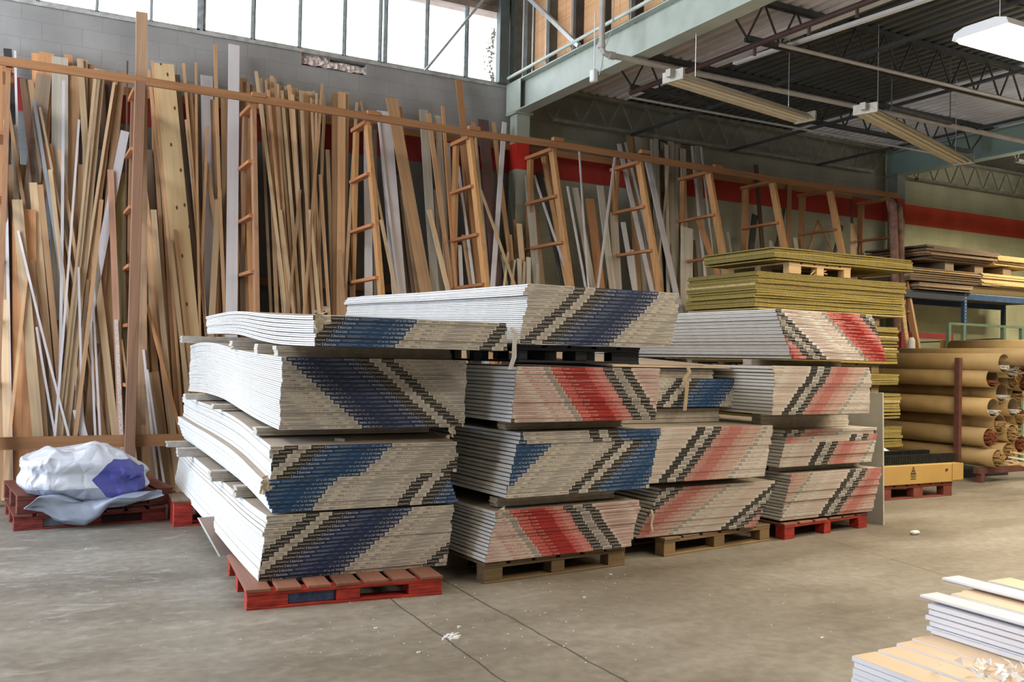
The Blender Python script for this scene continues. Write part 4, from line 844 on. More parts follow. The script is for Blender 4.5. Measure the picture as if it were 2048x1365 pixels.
def lean_plane(lay, bay):
    y1 = YW-0.10-0.030*lay-0.02; y0 = 10.42-0.030*lay if bay < 3 else 10.5-0.045*lay
    return y0, (y1-y0)/4.4
for bay, lst in per.items():
    lst.sort(key=lambda b: b[1])
    for i, (bay_, xt, yt, xl, yl, wp, c, lay, bow) in enumerate(lst):
        y0, k = lean_plane(lay, bay); nrm = (0, 1, -k)
        T = hitp((xt, yt), nrm, (0, y0, 0)); Lp = hitp((xl, yl), nrm, (0, y0, 0))
        d = (T-Lp)/np.linalg.norm(T-Lp); s_ = (T[2]-0.012)/d[2]; Fo = T-d*s_; L = float(s_)
        depth = float((T-np.array([0, 0, CAM_H]))@AF); wid = wp*depth/F_PX*1.05
        th = 0.019 if wid > 0.05 else min(0.018, wid*0.8)
        zax = Vector(d); xax = Vector((1, 0, 0)); xax = (xax-zax*xax.dot(zax)).normalized(); yax = zax.cross(xax)
        q = MB(); n = 6; bw = rb.uniform(-0.02, 0.02) if wid < 0.06 else 0
        rows = []
        for j in range(n+1):
            f = j/n; z = L*f; x = bw*math.sin(math.pi*f)*(L/4)
            rows += [(x-wid/2, -th/2, z), (x+wid/2, -th/2, z), (x+wid/2, th/2, z), (x-wid/2, th/2, z)]
        fs = [(j*4+a, j*4+(a+1) % 4, (j+1)*4+(a+1) % 4, (j+1)*4+a) for j in range(n) for a in range(4)]+[(3, 2, 1, 0), (n*4, n*4+1, n*4+2, n*4+3)]
        q.add(rows, fs)
        o = q.build('leaning_board' if wid > 0.05 else 'wood_strip', WM[c])
        o.matrix_world = Matrix(((xax.x, yax.x, zax.x, Fo[0]), (xax.y, yax.y, zax.y, Fo[1]), (xax.z, yax.z, zax.z, Fo[2]), (0, 0, 0, 1)))
        ww = 'board' if wid > 0.05 else 'narrow strip'
        tag(o, '%s %s, %s from left by top, %s' % (WC[c][0], ww, ordn(i), BAY[bay]), 'board' if wid > 0.05 else 'strip', 'boards leaning in the '+BAY[bay])
# rolled rusty tubes standing at the far end of the rack
m_rust = noisy('mottled_rust_brown', (0.22, 0.12, 0.09), 0.75, 0.45, 9, bump=0.4)
for j, (x0, x1, w_) in enumerate([(1785, 1790, 15), (1797, 1801, 15)]):
    T = hit((x0, 397 if j == 0 else 403), 1, 10.2); r = w_/2*16.5/F_PX*1.0
    q = MB(); q.tube([(T[0]+0.06, 10.0, 0), (T[0], 10.2, T[2]-0.1), (T[0]-0.02, 10.22, T[2])], [r*0.9, r, r*0.6], n=12)
    tag(q.build('standing_roll', m_rust, smooth=True), 'mottled brown roll standing by the far column, %s one' % ('left' if j == 0 else 'right'), 'roll')
# ------------------------------------------------------------------ yellow insulation panels (stack behind)
M_YE = noisy('yellow_fibre_edge', (0.27, 0.21, 0.055), 0.8, 0.4, 40, bump=0.6, rnd=0.25, stretch=(1, 1, 3)); M_YB = noisy('yellow_panel_face', (0.55, 0.50, 0.35), 0.8, 0.1)
M_YL = noisy('yellow_panel_light', (0.48, 0.38, 0.17), 0.8, 0.25, 30, rnd=0.1)
EY = 7.95
def ypanels(desc, c_tl, c_bl, xr, n, seed, wy=1.22, jit=0.014, lift=0.0):
    T = hit(c_tl, 1, EY); Bq = hit(c_bl, 1, EY); p = (T[2]-Bq[2])/n; R_ = hit((xr, (c_tl[1]+c_bl[1])/2), 1, EY); r_ = random.Random(seed)
    for i in range(n):
        f = (i+.5)/n; x = Bq[0]+(T[0]-Bq[0])*f+r_.gauss(0, jit); y = EY+r_.gauss(0, jit*0.7); L = R_[0]-Bq[0]
        q = MB(); nseg = 10; t = p*r_.choice([.6, .8, .9, .95]); vs = []
        for k in range(nseg+1):
            xx = L*k/nseg; dz = 0.003*math.sin(k*1.3+i)+0.0
            dy = 0.006*mnoise.noise(Vector((k*3.1, i*2.7, seed)))
            vs += [(xx, dy, dz), (xx, wy, dz), (xx, wy, dz+t), (xx, dy, dz+t)]
        fs = [(k*4+a, (k+1)*4+a, (k+1)*4+(a+1) % 4, k*4+(a+1) % 4) for k in range(nseg) for a in range(4)]+[(0, 1, 2, 3), (nseg*4+3, nseg*4+2, nseg*4+1, nseg*4)]
        q.add(vs, fs); o = q.build('yellow_panel', M_YL if r_.random() < 0.22 else M_YE); o.location = (x, y, Bq[2]+p*i)
        pos = 'topmost' if i == n-1 else 'bottommost' if i == 0 else ordn(i)+' from bottom'
        tag(o, 'yellow-edged panel, %s in the %s' % (pos, desc), 'panel', 'yellow-edged panels in the '+desc)
    return T, Bq, L
T1, B1, L1 = ypanels('topmost panel stack', (1545, 491), (1551, 519), 1828, 6, 1)
T2, B2, L2 = ypanels('panel stack under the bare pallet', (1516, 541), (1509, 618), 1808, 16, 2)
T3, B3, L3 = ypanels('panel stack beside the glossy topmost bundle', (1508, 640), (1508, 722), 1797, 13, 3)
T4, B4, L4 = ypanels('fourth panel stack from the top', (1508, 744), (1508, 768), 1797, 5, 4)
T5, B5, L5 = ypanels('fifth panel stack from the top', (1508, 787), (1508, 842), 1800, 8, 5)
T6, B6, L6 = ypanels('lowest panel stack', (1508, 860), (1508, 905), 1803, 7, 6)
w_pl = wood('pale_pallet', (0.55, 0.38, 0.19), 'X')
zb_, zt_ = T2[2], B1[2]
pallet('pale wooden pallet between the two upper yellow panel stacks', (7.95, EY+0.05, zb_+0.004), 0, 1.02, 1.05, w_pl, w_pl, blocks=(.2, .12, .12), nb=5, hgt=zt_-zb_-0.01, bottom=False)
for j, (a, b_) in enumerate([(B2[2], T3[2]), (B3[2], T4[2]), (B4[2], T5[2]), (B5[2], T6[2])]):
    if a-b_ > 0.03: pallet('thin pallet between yellow panel stacks, %s from the top' % ordn(j+1), (7.4, EY+0.06, b_+0.003), 0, 2.1, 1.05, w_tan, w_tan, nb=5, hgt=a-b_-0.006, bottom=False)
pallet('lowest pallet on the floor under the yellow panels', (7.35, EY+0.05, 0), 0, 2.2, 1.05, w_tan, w_tan, nb=7, hgt=max(0.12, B6[2]-0.003), bottom=False)
q = MB(); P = hit((1640, 545), 1, EY+0.1)
for a, b_ in (((-.18, 0), (.02, .13)), ((-.12, 0), (.10, .06)), ((-.14, .05), (.12, 0.02))): q.bar((P[0]+a[0], EY+.08, zb_+0.01+a[1]), (P[0]+b_[0], EY+.1, zb_+0.015+b_[1]), .012, .012)
tag(q.build('kindling', w_pl), 'loose pale wood sticks in the gap of the pale upper pallet', 'sticks', kind='stuff')
# ------------------------------------------------------------------ leaning white sheet right of the rightmost stack
a = hit((1768, 1051), 2, 0)
q = MB(); ztp = hit((1762, 786), 1, a[1])[2]
q.box((0, 0, 0), (0.016, 1.6, ztp)); o = q.build('drywall_sheet', noisy('grey_white_sheet', (0.50, 0.49, 0.45), 0.7, 0.08)); o.location = (a[0]-0.01, a[1], 0); o.rotation_euler = (0, math.radians(-1.6), math.radians(3))
tag(o, 'single grey-white sheet standing on edge against the rightmost stack', 'drywall sheet')
# brown backed offcuts leaning under the front left stack
m_bk = noisy('brown_sheet_face', (0.33, 0.25, 0.21), 0.8, 0.1)
for j, (c0, c1, mt) in enumerate([((437, 1113), (394, 1036), M_EDGE), ((446, 1108), (404, 1040), m_bk)]):
    P = hit(c0, 2, 0); T = hit(c1, 1, P[1]+0.22); u = np.array([0.30, 0.02, 0]); nn = np.array([0.0, -0.012, 0])
    q = MB(); c_ = [P, P+u, T+u, T]; V_ = [tuple(v) for v in c_]+[tuple(v+nn) for v in c_]; q.add(V_, [(0, 1, 2, 3), (7, 6, 5, 4), (0, 4, 5, 1), (1, 5, 6, 2), (2, 6, 7, 3)], m_bk); q.add([V_[3], V_[7], V_[4], V_[0]], [(0, 1, 2, 3)], M_EDGE); w3 = np.array([0.012, -0.0008, 0]); q.add([tuple(v) for v in (P+nn*1.05, P+nn*1.05+w3, T+nn*1.05+w3, T+nn*1.05)], [(0, 1, 2, 3)], M_EDGE)
    tag(q.build('leaning_offcut'), '%s brown faced thin sheet with a white edge leaning under the sagging front left stack' % ('outer' if j == 0 else 'inner'), 'sheet')
P = hit((344, 1056), 2, 0)
pallet('red-ended pallet between the tarp pallets and the front left stack', (P[0]+0.01, P[1]+0.02, 0), math.radians(-3), 1.0, 0.5, w_tan, w_red, blocks=(.16, .12, .12), nb=4, hgt=0.22)
# ------------------------------------------------------------------ tarp pallets at the left
P0, P1 = hit((26, 1064), 2, 0), hit((332, 1042), 2, 0); rz = math.atan2(P1[1]-P0[1], P1[0]-P0[0]); wp_ = float(np.linalg.norm(P1-P0))
m_gf = noisy('bluegrey_board_wood', (0.16, 0.19, 0.22), 0.6, 0.3)
pallet('lower red pallet under the folded tarpaulin', (P0[0], P0[1], 0), rz, wp_, 1.0, w_red2, noisy('dull_red_wood', (0.22, 0.03, 0.022), 0.65, 0.5, 9, bump=0.2, stretch=(1, 5, 5)), blocks=(.22, .14, .2), nb=7, hgt=0.125, blue=m_gf)
up = hit((36, 980), 1, P0[1]+0.05)
pallet('upper faded red pallet carrying the folded tarpaulin', (P0[0]+0.02, P0[1]+0.06, 0.127), rz+0.03, wp_+0.05, 1.05, w_red2, w_red2, blocks=(.2, .14, .2), nb=7, hgt=0.15)
w_t = noisy('white_tarp', (0.62, 0.64, 0.70), 0.32, 0.06, 3, bump=0.35, bscale=9); b_t = noisy('blue_tarp', (0.07, 0.075, 0.30), 0.35, 0.15, 5, bump=0.35, bscale=9); g_t = noisy('tarp_grey_side', (0.30, 0.34, 0.42), 0.35, 0.1, 4, bump=0.35, bscale=9)
def ridged(v, o=3):
    r = 0; a_ = 1.0
    for k in range(o): r += a_*(1-2*abs(mnoise.noise(v))); v = v*2.1; a_ *= 0.45
    return r
def cloth_block(name, cx, cy, z0, hx, hy, topf, mat, seed, nu=240, nv=80, e=0.45, layers=1.6, amp=0.035, side_amp=0.018, pick=None, mats=None):
    q = MB(); vs = []
    for j in range(nv+1):
        t = j/nv
        # profile: bottom centre -> rim -> side -> rim -> top centre
        if t < 0.15: rr, zz = t/0.15, 0.0
        elif t < 0.6: rr, zz = 1.0, (t-0.15)/0.45
        else: rr, zz = 1-(t-0.6)/0.4, 1.0
        for i in range(nu):
            u = 2*math.pi*i/nu; cu, su = math.cos(u), math.sin(u)
            x = hx*math.copysign(abs(cu)**e, cu); y = hy*math.copysign(abs(su)**e, su)
            bulge = 1.0
            if 0.15 <= t < 0.6: bulge = 1-0.10*(2*zz-1)**4-side_amp/hx*(1+math.cos(2*math.pi*layers*zz+1.5*mnoise.noise(Vector((cu*2.3, su*2.3+seed, zz)))))
            elif t >= 0.6: bulge = 0.90-0.02+0.0*rr
            else: bulge = 0.88
            X, Y = x*rr*bulge, y*rr*bulge
            h_ = topf(X, Y); Z = zz*h_
            if t >= 0.6:
                Z += amp*(ridged(Vector((X*3.2+seed, Y*4.0, seed)))-0.6)*min(1, (1-rr)*3+0.25)-0.03*rr**6
            else:
                X += 0.016*ridged(Vector((cu*2.4, su*2.4, zz*1.6+seed+3)), 3)*cu; Y += 0.020*ridged(Vector((cu*3, su*3, zz*1.8+seed+7)), 3)*su
            Z = max(0, Z); dr = max(0.0, (-Y-hy*0.62)/(hy*0.38))
            if dr > 0: Z -= 0.11*min(1, dr)*(0.55+0.45*math.sin(X*5.5+0.6))*(1 if t < 0.6 else 0.6)
            vs.append((cx+X, cy+Y, z0+Z))
    fs = [(j*nu+i, j*nu+(i+1) % nu, (j+1)*nu+(i+1) % nu, (j+1)*nu+i) for j in range(nv) for i in range(nu)]
    q.v = vs; q.f = fs; q.mats = mats or [mat]
    q.m = [0]*len(fs) if not pick else [pick(*(np.mean([vs[k] for k in f], axis=0)-np.array([cx, cy, z0]))) for f in fs]
    return q.build(name, smooth=True)
tcx, tcy = P0[0]+0.53, P0[1]+0.33
def top1(x, y): return 0.36+0.03*math.sin(x*7)-0.17*max(0.0, x-0.05)/0.45-0.09*max(0.0, -x-0.28)/0.2
def pk(x, y, z):
    if x > 0.04+(0.9*abs(z-.10) if z > .10 else 0.7*abs(z-.10)) and z < 0.30-0.10*x and y < 0.06-0.2*x and x < 0.46: return 1
    return 2 if (z < 0.06+0.03*math.sin(x*4) and y < -0.05) else 0
def tarp_mat():
    m, nt, b = nodes_of('printed_tarp', 0.34); tc = N(nt, 'ShaderNodeTexCoord')
    nz = N(nt, 'ShaderNodeTexNoise'); nz.inputs['Scale'].default_value = 5; nz.inputs['Detail'].default_value = 2; nt.links.new(tc.outputs['Object'], nz.inputs['Vector'])
    ofs = N(nt, 'ShaderNodeVectorMath', operation='SUBTRACT'); ofs.inputs[1].default_value = (tcx+0.03, tcy+0.03, 0.283+0.03)
    wv = N(nt, 'ShaderNodeVectorMath', operation='MULTIPLY_ADD'); wv.inputs[1].default_value = (0.06, 0.06, 0.06)
    nt.links.new(nz.outputs['Color'], wv.inputs[0]); nt.links.new(tc.outputs['Object'], wv.inputs[2]); nt.links.new(wv.outputs[0], ofs.inputs[0])
    sx = N(nt, 'ShaderNodeSeparateXYZ'); nt.links.new(ofs.outputs[0], sx.inputs[0])
    def M(op, a, b_=0.0):
        n = N(nt, 'ShaderNodeMath', operation=op)
        for i, v in enumerate((a, b_)):
            if isinstance(v, (int, float)): n.inputs[i].default_value = v
            else: nt.links.new(v, n.inputs[i])
        return n.outputs[0]
    x, y, z = sx.outputs[0], sx.outputs[1], sx.outputs[2]
    c1 = M('GREATER_THAN', x, M('ADD', 0.04, M('MULTIPLY', 0.9, M('ABSOLUTE', M('SUBTRACT', z, 0.10)))))
    c2 = M('LESS_THAN', z, M('SUBTRACT', 0.30, M('MULTIPLY', x, 0.1))); c3 = M('LESS_THAN', y, M('SUBTRACT', 0.05, M('MULTIPLY', x, 0.2))); c4_ = M('LESS_THAN', x, 0.46)
    blue = M('MULTIPLY', M('MULTIPLY', c1, c2), M('MULTIPLY', c3, c4_)); grey = M('MULTIPLY', M('LESS_THAN', z, 0.045), M('LESS_THAN', y, -0.05))
    m1 = N(nt, 'ShaderNodeMix', data_type='RGBA'); nt.links.new(grey, m1.inputs['Factor']); m1.inputs['A'].default_value = (0.60, 0.62, 0.68, 1); m1.inputs['B'].default_value = (0.33, 0.36, 0.44, 1)
    m2 = N(nt, 'ShaderNodeMix', data_type='RGBA'); nt.links.new(blue, m2.inputs['Factor']); nt.links.new(m1.outputs['Result'], m2.inputs['A']); m2.inputs['B'].default_value = (0.07, 0.075, 0.30, 1)
    nt.links.new(m2.outputs['Result'], b.inputs['Base Color'])
    n2 = N(nt, 'ShaderNodeTexVoronoi', feature='DISTANCE_TO_EDGE'); n2.inputs['Scale'].default_value = 5.5; nt.links.new(wv.outputs[0], n2.inputs['Vector'])
    bp = N(nt, 'ShaderNodeBump'); bp.inputs['Strength'].default_value = 0.5; bp.inputs['Distance'].default_value = 0.05; nt.links.new(n2.outputs['Distance'], bp.inputs['Height']); nt.links.new(bp.outputs[0], b.inputs['Normal'])
    return m
tp = cloth_block('tarpaulin', tcx, tcy, 0.283, 0.50, 0.38, top1, tarp_mat(), 3.3)
tag(tp, 'folded white and blue tarpaulin heaped on the stacked red pallets', 'tarpaulin')
# lower fold hanging over the front of the pallets
q = MB(); nu, nv = 110, 40; vs = []
pz_ = [(0.0, .20), (.10, .23), (.22, .17), (.40, .13), (.50, .15), (.58, .205), (.85, .235), (1.0, .275)]; ph_ = [(0.0, .02), (.10, .12), (.22, .21), (.40, .19), (.50, .13), (.58, .07), (.85, .07), (1.0, .03)]
for i in range(nu+1):
    s_ = i/nu; zc_ = np.interp(s_, [a_ for a_, _ in pz_], [b_ for _, b_ in pz_]); hh = np.interp(s_, [a_ for a_, _ in ph_], [b_ for _, b_ in ph_])
    for j in range(nv):
        a_ = 2*math.pi*j/nv; rr = 1+0.22*ridged(Vector((s_*3, math.cos(a_)*1.8, math.sin(a_)*1.8)), 3)+0.10*math.sin(a_*6+s_*7)
        sa = math.copysign(abs(math.sin(a_))**0.7, math.sin(a_))
        vs.append((P0[0]+0.10+s_*1.0+0.03*math.sin(a_*2), P0[1]-0.055+0.05*math.cos(a_)*rr-0.02*math.sin(a_*3+s_*8), zc_+hh*0.5*sa*(0.85+0.15*rr)+0.012*math.sin(s_*22+a_*2)))
q.add(vs, [(i*nv+j, (i+1)*nv+j, (i+1)*nv+(j+1) % nv, i*nv+(j+1) % nv) for i in range(nu) for j in range(nv)]+[tuple(range(nv)), tuple(nu*nv+j for j in range(nv))[::-1]], g_t)
q.build('drooping_flap', g_t, tp, smooth=True)
# ------------------------------------------------------------------ crate on pallet (right)
P0c, P1c = hit((1766, 1003), 2, 0), hit((1905, 992), 2, 0)
pallet('dark red pallet under the long cardboard crate', (P0c[0], P0c[1], 0), 0.0, 1.16, 0.9, w_red2, noisy('dark_red_wood', (0.20, 0.05, 0.035), 0.7, 0.3), blocks=(.14, .16, .15), nb=6, hgt=0.16)
m_cb = noisy('yellow_cardboard', (0.46, 0.29, 0.09), 0.65, 0.08, 3)
z0 = 0.165; zc = hit((1764, 934), 1, P0c[1])[2]
q = MB(); q.box((-0.02, -0.02, 0), (1.28, 0.42, zc-z0), bev=0.006); o = q.build('cardboard_box', m_cb); o.location = (P0c[0], P0c[1], z0); 
tag(o, 'long yellowish cardboard box with a black triangle print on the dark red pallet', 'box')
q = MB(); hgt = zc-z0
q.add([(1.12, -0.028, 0.02), (1.31, -0.028, 0.02), (1.31, -0.028, hgt), (1.12, -0.028, hgt), (1.12, -0.022, 0.02), (1.31, -0.022, 0.02), (1.31, -0.022, hgt), (1.12, -0.022, hgt)], [(0, 1, 2, 3), (7, 6, 5, 4), (0, 4, 5, 1), (1, 5, 6, 2), (2, 6, 7, 3), (3, 7, 4, 0)]); q.build('end_flap', m_cb, o)
q = MB(); cx, cz, s_ = 0.46, hgt*0.52, 0.05   # triangle emblem with four strokes
def tri(x, z, s, up=True): q.add([(x-s, -0.0225, z), (x+s, -0.0225, z), (x, -0.0225, z+s*1.5)], [(0, 1, 2)])
tri(cx-.028, cz, .020); tri(cx, cz, .020); tri(cx+.028, cz, .020); tri(cx-.014, cz+.033, .018); tri(cx+.014, cz+.033, .018); tri(cx, cz+.062, .018)
for k, ww in enumerate((.05, .035, .045)): q.add([(cx-ww, -.0225, cz-.02-.018*k), (cx+ww, -.0225, cz-.02-.018*k), (cx+ww, -.0225, cz-.012-.018*k), (cx-ww, -.0225, cz-.012-.018*k)], [(0, 1, 2, 3)])
q.add([(1.0, -.0285, cz+.02), (1.04, -.0285, cz+.02), (1.04, -.0285, cz+.045), (1.0, -.0285, cz+.045)], [(0, 1, 2, 3)])
q.build('printed_emblem', plain('emblem_ink', (0.03, 0.03, 0.02), 0.6), o)
m_bp = noisy('black_plastic', (0.015, 0.017, 0.016), 0.4, 0.4, 20)
zz = zc+0.002
for j, (x0, y0, x1, y1, h_, nm) in enumerate([(-.05, .05, 1.30, .12, .10, 'front long black ribbed plastic track on the cardboard box'), (0.02, .22, 1.05, .22, .13, 'rear long black plastic track on the cardboard box')]):
    q = MB(); n = 46
    for k in range(n):
        x = x0+(x1-x0)*k/n; q.box((x, y0, 0), (x+(x1-x0)/n*0.62, y0+.08, h_*(1 if j else 1)))
    q.box((x0, y0+.01, 0), (x1, y0+.07, h_*0.8)); o2 = q.build('plastic_track', m_bp); o2.location = (P0c[0], P0c[1], zz); tag(o2, nm, 'track')
q = MB(); nu = 24; nv = 10; vs = []
for i in range(nu+1):
    for j in range(nv+1):
        x = i/nu; y = j/nv; z = (math.sin(math.pi*x)**.6)*(math.sin(math.pi*y)**.6)*(.07+.05*mnoise.noise(Vector((x*5, y*4, 2)))+.03*mnoise.noise(Vector((x*15, y*9, 2))))
        vs.append((x*.5, y*.3, z))
q.add(vs, [(i*(nv+1)+j, (i+1)*(nv+1)+j, (i+1)*(nv+1)+j+1, i*(nv+1)+j+1) for i in range(nu) for j in range(nv)]); o2 = q.build('plastic_film', noisy('clear_crumpled_film', (0.7, 0.72, 0.72), 0.15, 0.15, 20, bump=0.6), smooth=True)
o2.location = (P0c[0]-0.02, P0c[1]+.30, zz+.13); tag(o2, 'crumpled clear plastic film lying behind the black tracks', 'plastic film')
q = MB(); q.box((0, .02, 0), (1.2, .42, .13)); o2 = q.build('dark_carton', m_bp); o2.location = (P0c[0]-.05, P0c[1]+.31, z0); tag(o2, 'low dark carton under the clear film behind the cardboard box', 'carton')
# ------------------------------------------------------------------ kraft tubes
m_kr = noisy('kraft_tube', (0.35, 0.24, 0.105), 0.6, 0.18, 3, bump=0.15, rnd=0.22); m_kin = noisy('kraft_inside', (0.16, 0.11, 0.06), 0.8, 0.2)
m_mold = [noisy('moulding_white_ends', (0.65, 0.63, 0.58), 0.5, 0.2), noisy('moulding_pine_ends', (0.50, 0.33, 0.15), 0.6, 0.3, 30), noisy('moulding_brown_ends', (0.30, 0.10, 0.05), 0.6, 0.3, 30)]
def tube_at(px, Xc, r, desc, content, j, Lb=9.95, full=0.5, xo=0.0):
    P = hit(px, 0, Xc); L = max(1.5, Lb-P[1]); e = MB(); n = 28
    vs = []
    for y in (0, L):
        for k in range(n): a = 2*math.pi*k/n; vs.append((r*math.cos(a), y, r*math.sin(a)))
    for y in (0, L):
        for k in range(n): a = 2*math.pi*k/n; vs.append(((r-.008)*math.cos(a), y, (r-.008)*math.sin(a)))
    kr = e.mi(m_kr); ki = e.mi(m_kin); e.v = vs
    for k in range(n):
        k2 = (k+1) % n
        e.f += [(k, k2, n+k2, n+k), (2*n+k2, 2*n+k, 3*n+k, 3*n+k2), (k, 2*n+k, 2*n+k2, k2), (n+k2, 3*n+k2, 3*n+k, n+k)]; e.m += [kr, ki, kr, kr]
    o = e.build('cardboard_tube', smooth=False); o.location = tuple(P); tag(o, 'brown cardboard tube, %s' % desc, 'cardboard tube', 'cardboard tubes stacked at the right')
    for p_ in o.data.polygons: p_.use_smooth = True
    if content is not None:
        q = MB(); r_ = random.Random(j); s_ = .016; rr = r-.02
        z = -rr
        while z < -rr+2*rr*full:
            x = -rr
            while x < rr:
                if math.hypot(x, z) < rr-.008: dy = r_.uniform(-.07, .05); q.box((x, dy, z), (x+s_*r_.uniform(.55, .9), 0.6, z+s_*r_.uniform(.5, .8)))
                x += s_
            z += s_*.95
        if q.v:
            o2 = q.build('moulding_bundle', m_mold[content]); o2.location = (P[0], P[1]-0.015, P[2]); tag(o2, 'ends of %s mouldings filling the cardboard tube %s' % (['white', 'pine', 'reddish brown'][content], desc), 'mouldings', 'moulding bundles inside the tubes', kind='stuff')
R_ = 0.122
A_ = [((2008, 727), 11.2, 0, .32, 'topmost in the front column'), ((1984, 757), 11.2, 2, .35, 'second from top in the front column'), ((1986, 816), 11.2, 0, .35, 'third from top in the front column'), ((1978, 876), 11.2, 2, .95, 'fourth from top in the front column'), ((1996, 918), 11.22, 1, .95, 'lowest in the front column'),
      ((2003, 786), 11.45, 0, .3, 'darker one between second and third of the front column'), ((1999, 848), 11.45, 1, .6, 'darker one between third and fourth of the front column'),
      ((2022, 738), 11.45, 0, .7, 'second column topmost'), ((2026, 815), 11.68, 0, .3, 'third column under the white ends'), ((2024, 868), 11.68, 1, .9, 'third column full of pine sticks'), ((2026, 760), 11.68, 1, .9, 'third column bristling with sticks'),
      ((2046, 727), 11.7, 2, .25, 'cut by the frame at the top right'), ((2034, 792), 11.95, 1, .6, 'right of the white ends'), ((2040, 834), 11.95, 1, .6, 'open one at the frame edge'), ((2048, 765), 11.95, 2, .6, 'brown one at the frame edge'), ((2040, 888), 11.95, 2, .8, 'low one at the frame edge'), ((2016, 905), 11.62, 1, .95, 'low one beside the lowest front tube')]
for j, (px, Xc, ct, fl, ds) in enumerate(A_): tube_at(px, Xc, R_ if j != 4 else .118, ds, ct, j, full=fl)
# wide flat tubes on top
a = hit((1990, 700), 0, 11.35)
q = MB(); q.tube([(11.40, 7.05, hit((2008, 727), 0, 11.2)[2]+0.085), (11.40, 9.9, hit((2008, 727), 0, 11.2)[2]+0.085)], .112, n=24); o = q.build('cardboard_tube', m_kr, smooth=True); tag(o, 'brown cardboard tube lying across the very top of the tube stack', 'cardboard tube', 'cardboard tubes stacked at the right')
q = MB(); q.tube([(11.78, 7.2, hit((2008, 727), 0, 11.2)[2]+0.20), (11.78, hit((1905, 685), 0, 11.78)[1], hit((2008, 727), 0, 11.2)[2]+0.20)], .12, n=24); o = q.build('cardboard_tube', m_kr, smooth=True); tag(o, 'darker brown tube behind the top tube below the green frame', 'cardboard tube', 'cardboard tubes stacked at the right')
# rack arms and post
m_rb = noisy('rust_brown_steel', (0.13, 0.05, 0.04), 0.55, 0.3)
tb = hit((1917, 905), 0, 11.02); tt = hit((1917, 716), 0, 11.02)
q = MB(); q.box((10.99, tt[1]-.035, 0), (11.05, tt[1]+.035, tt[2])); tag(q.build('rack_post', m_rb), 'rust brown steel post standing before the cardboard tubes', 'post')
zlow = hit((1996, 918), 0, 11.22)[2]-R_
e = empty('tube_rack', (11.0, 8.0, 0)); tag(e, 'low dark steel base rack carrying the stacked cardboard tubes', 'rack')
q = MB(); q.box((0.15, 0.15, 0.0), (1.28, 1.25, zlow-.085)); q.build('shadow_block', m_dk, e)  # dark block added for the black shadow under the tubes
for y in (-0.3, 1.3):
    q = MB(); q.box((0.0, y, zlow-.08), (1.3, y+.08, zlow-.005)); q.build('cross_arm', m_rb, e)
    for x in (0.05, 1.2):
        q = MB(); q.box((x, y, 0), (x+.07, y+.08, zlow-.08)); q.build('leg', m_rb, e)
# pale sticks poking at right edge
q = MB()
for j, (c0, c1, w_) in enumerate([((2024, 905), (2060, 912), .04), ((2020, 915), (2060, 922), .035), ((2012, 930), (2060, 925), .03), ((2030, 924), (2070, 935), .05), ((2016, 922), (2060, 936), .03)]):
    a, b_ = hit(c0, 1, 6.75), hit(c1, 1, 6.7); q2 = MB(); q2.bar(a, b_, .05, .02, side=(0, 1, 0)); tag(q2.build('pale_batten', m_mold[0] if j % 2 else w_pl), 'pale batten sticking out at the right frame edge, %s from top' % ordn(j), 'batten', 'battens at the right frame edge')
# ------------------------------------------------------------------ blue shelving with plywood and frames behind the tubes
m_bs = noisy('blue_rack_steel', (0.035, 0.07, 0.15), 0.45, 0.25, 12); m_hole = plain('upright_hole', (0.32, 0.34, 0.34), 0.5)
up = hit((1931, 640), 1, 10.0); up2 = hit((1975, 640), 1, 11.1)
e = empty('pallet_rack', (up[0], 10.0, 0)); tag(e, 'blue steel pallet rack with punched uprights behind the cardboard tubes', 'rack')
ztop_u = hit((1931, 575), 1, 10.0)[2]; zbm = hit((1931, 592), 1, 10.0)[2]
for (x, y) in ((0, 0), (0, 1.05), (2.6, 0), (2.6, 1.05), (-2.4, 1.05)):
    q = MB(); q.box((x-.035, y, 0), (x+.035, y+.06, ztop_u)); u = q.build('upright', m_bs, e)
    q = MB(); z = .1
    while z < ztop_u-.05: q.box((x-.010, y-.003, z), (x+.010, y+.0, z+.022)); z += .055
    q.build('punched_holes', m_hole, u)
q = MB(); q.box((0.035, 0, zbm-.06), (2.6, .05, zbm+.05)); q.build('beam', m_bs, e)
q = MB(); q.box((-2.4, 0.0, zbm-.09), (-0.035, .05, zbm+.03)); q.build('beam', noisy('dark_blue_steel', (0.02, 0.03, 0.05), .5, .2), e)
q = MB(); q.box((-2.4, 1.05, zbm-.09), (2.6, 1.1, zbm+.03)); q.build('beam', m_bs, e)
q = MB(); q.box((-2.4, .05, zbm-.0), (2.6, 1.05, zbm+.02)); q.build('shelf_deck', noisy('dark_shelf', (0.06, 0.05, 0.04), .8), e)
q = MB(); n = 60
for k in range(n): q.box((.05+k*.042, -.004, zbm+.03), (.075+k*.042, 0, zbm+.045))
q.build('wire_edge', m_hole, e)
q = MB(); q.tube([(0, 1.07, 1.9), (2.6, 1.07, 2.05)], .012, n=6); q.tube([(-2.3, 1.08, 2.0), (-1.2, 1.08, 1.3)], .012, n=6); q.build('tie_rod', m_dk, e)
m_pw = [noisy('plywood_dark_edge', (0.19, 0.13, 0.085), .75, .3, 20, stretch=(1, 1, 8), rnd=.25), noisy('plywood_light_edge', (0.48, 0.35, 0.16), .7, .3, 20, stretch=(1, 1, 8), rnd=.2)]
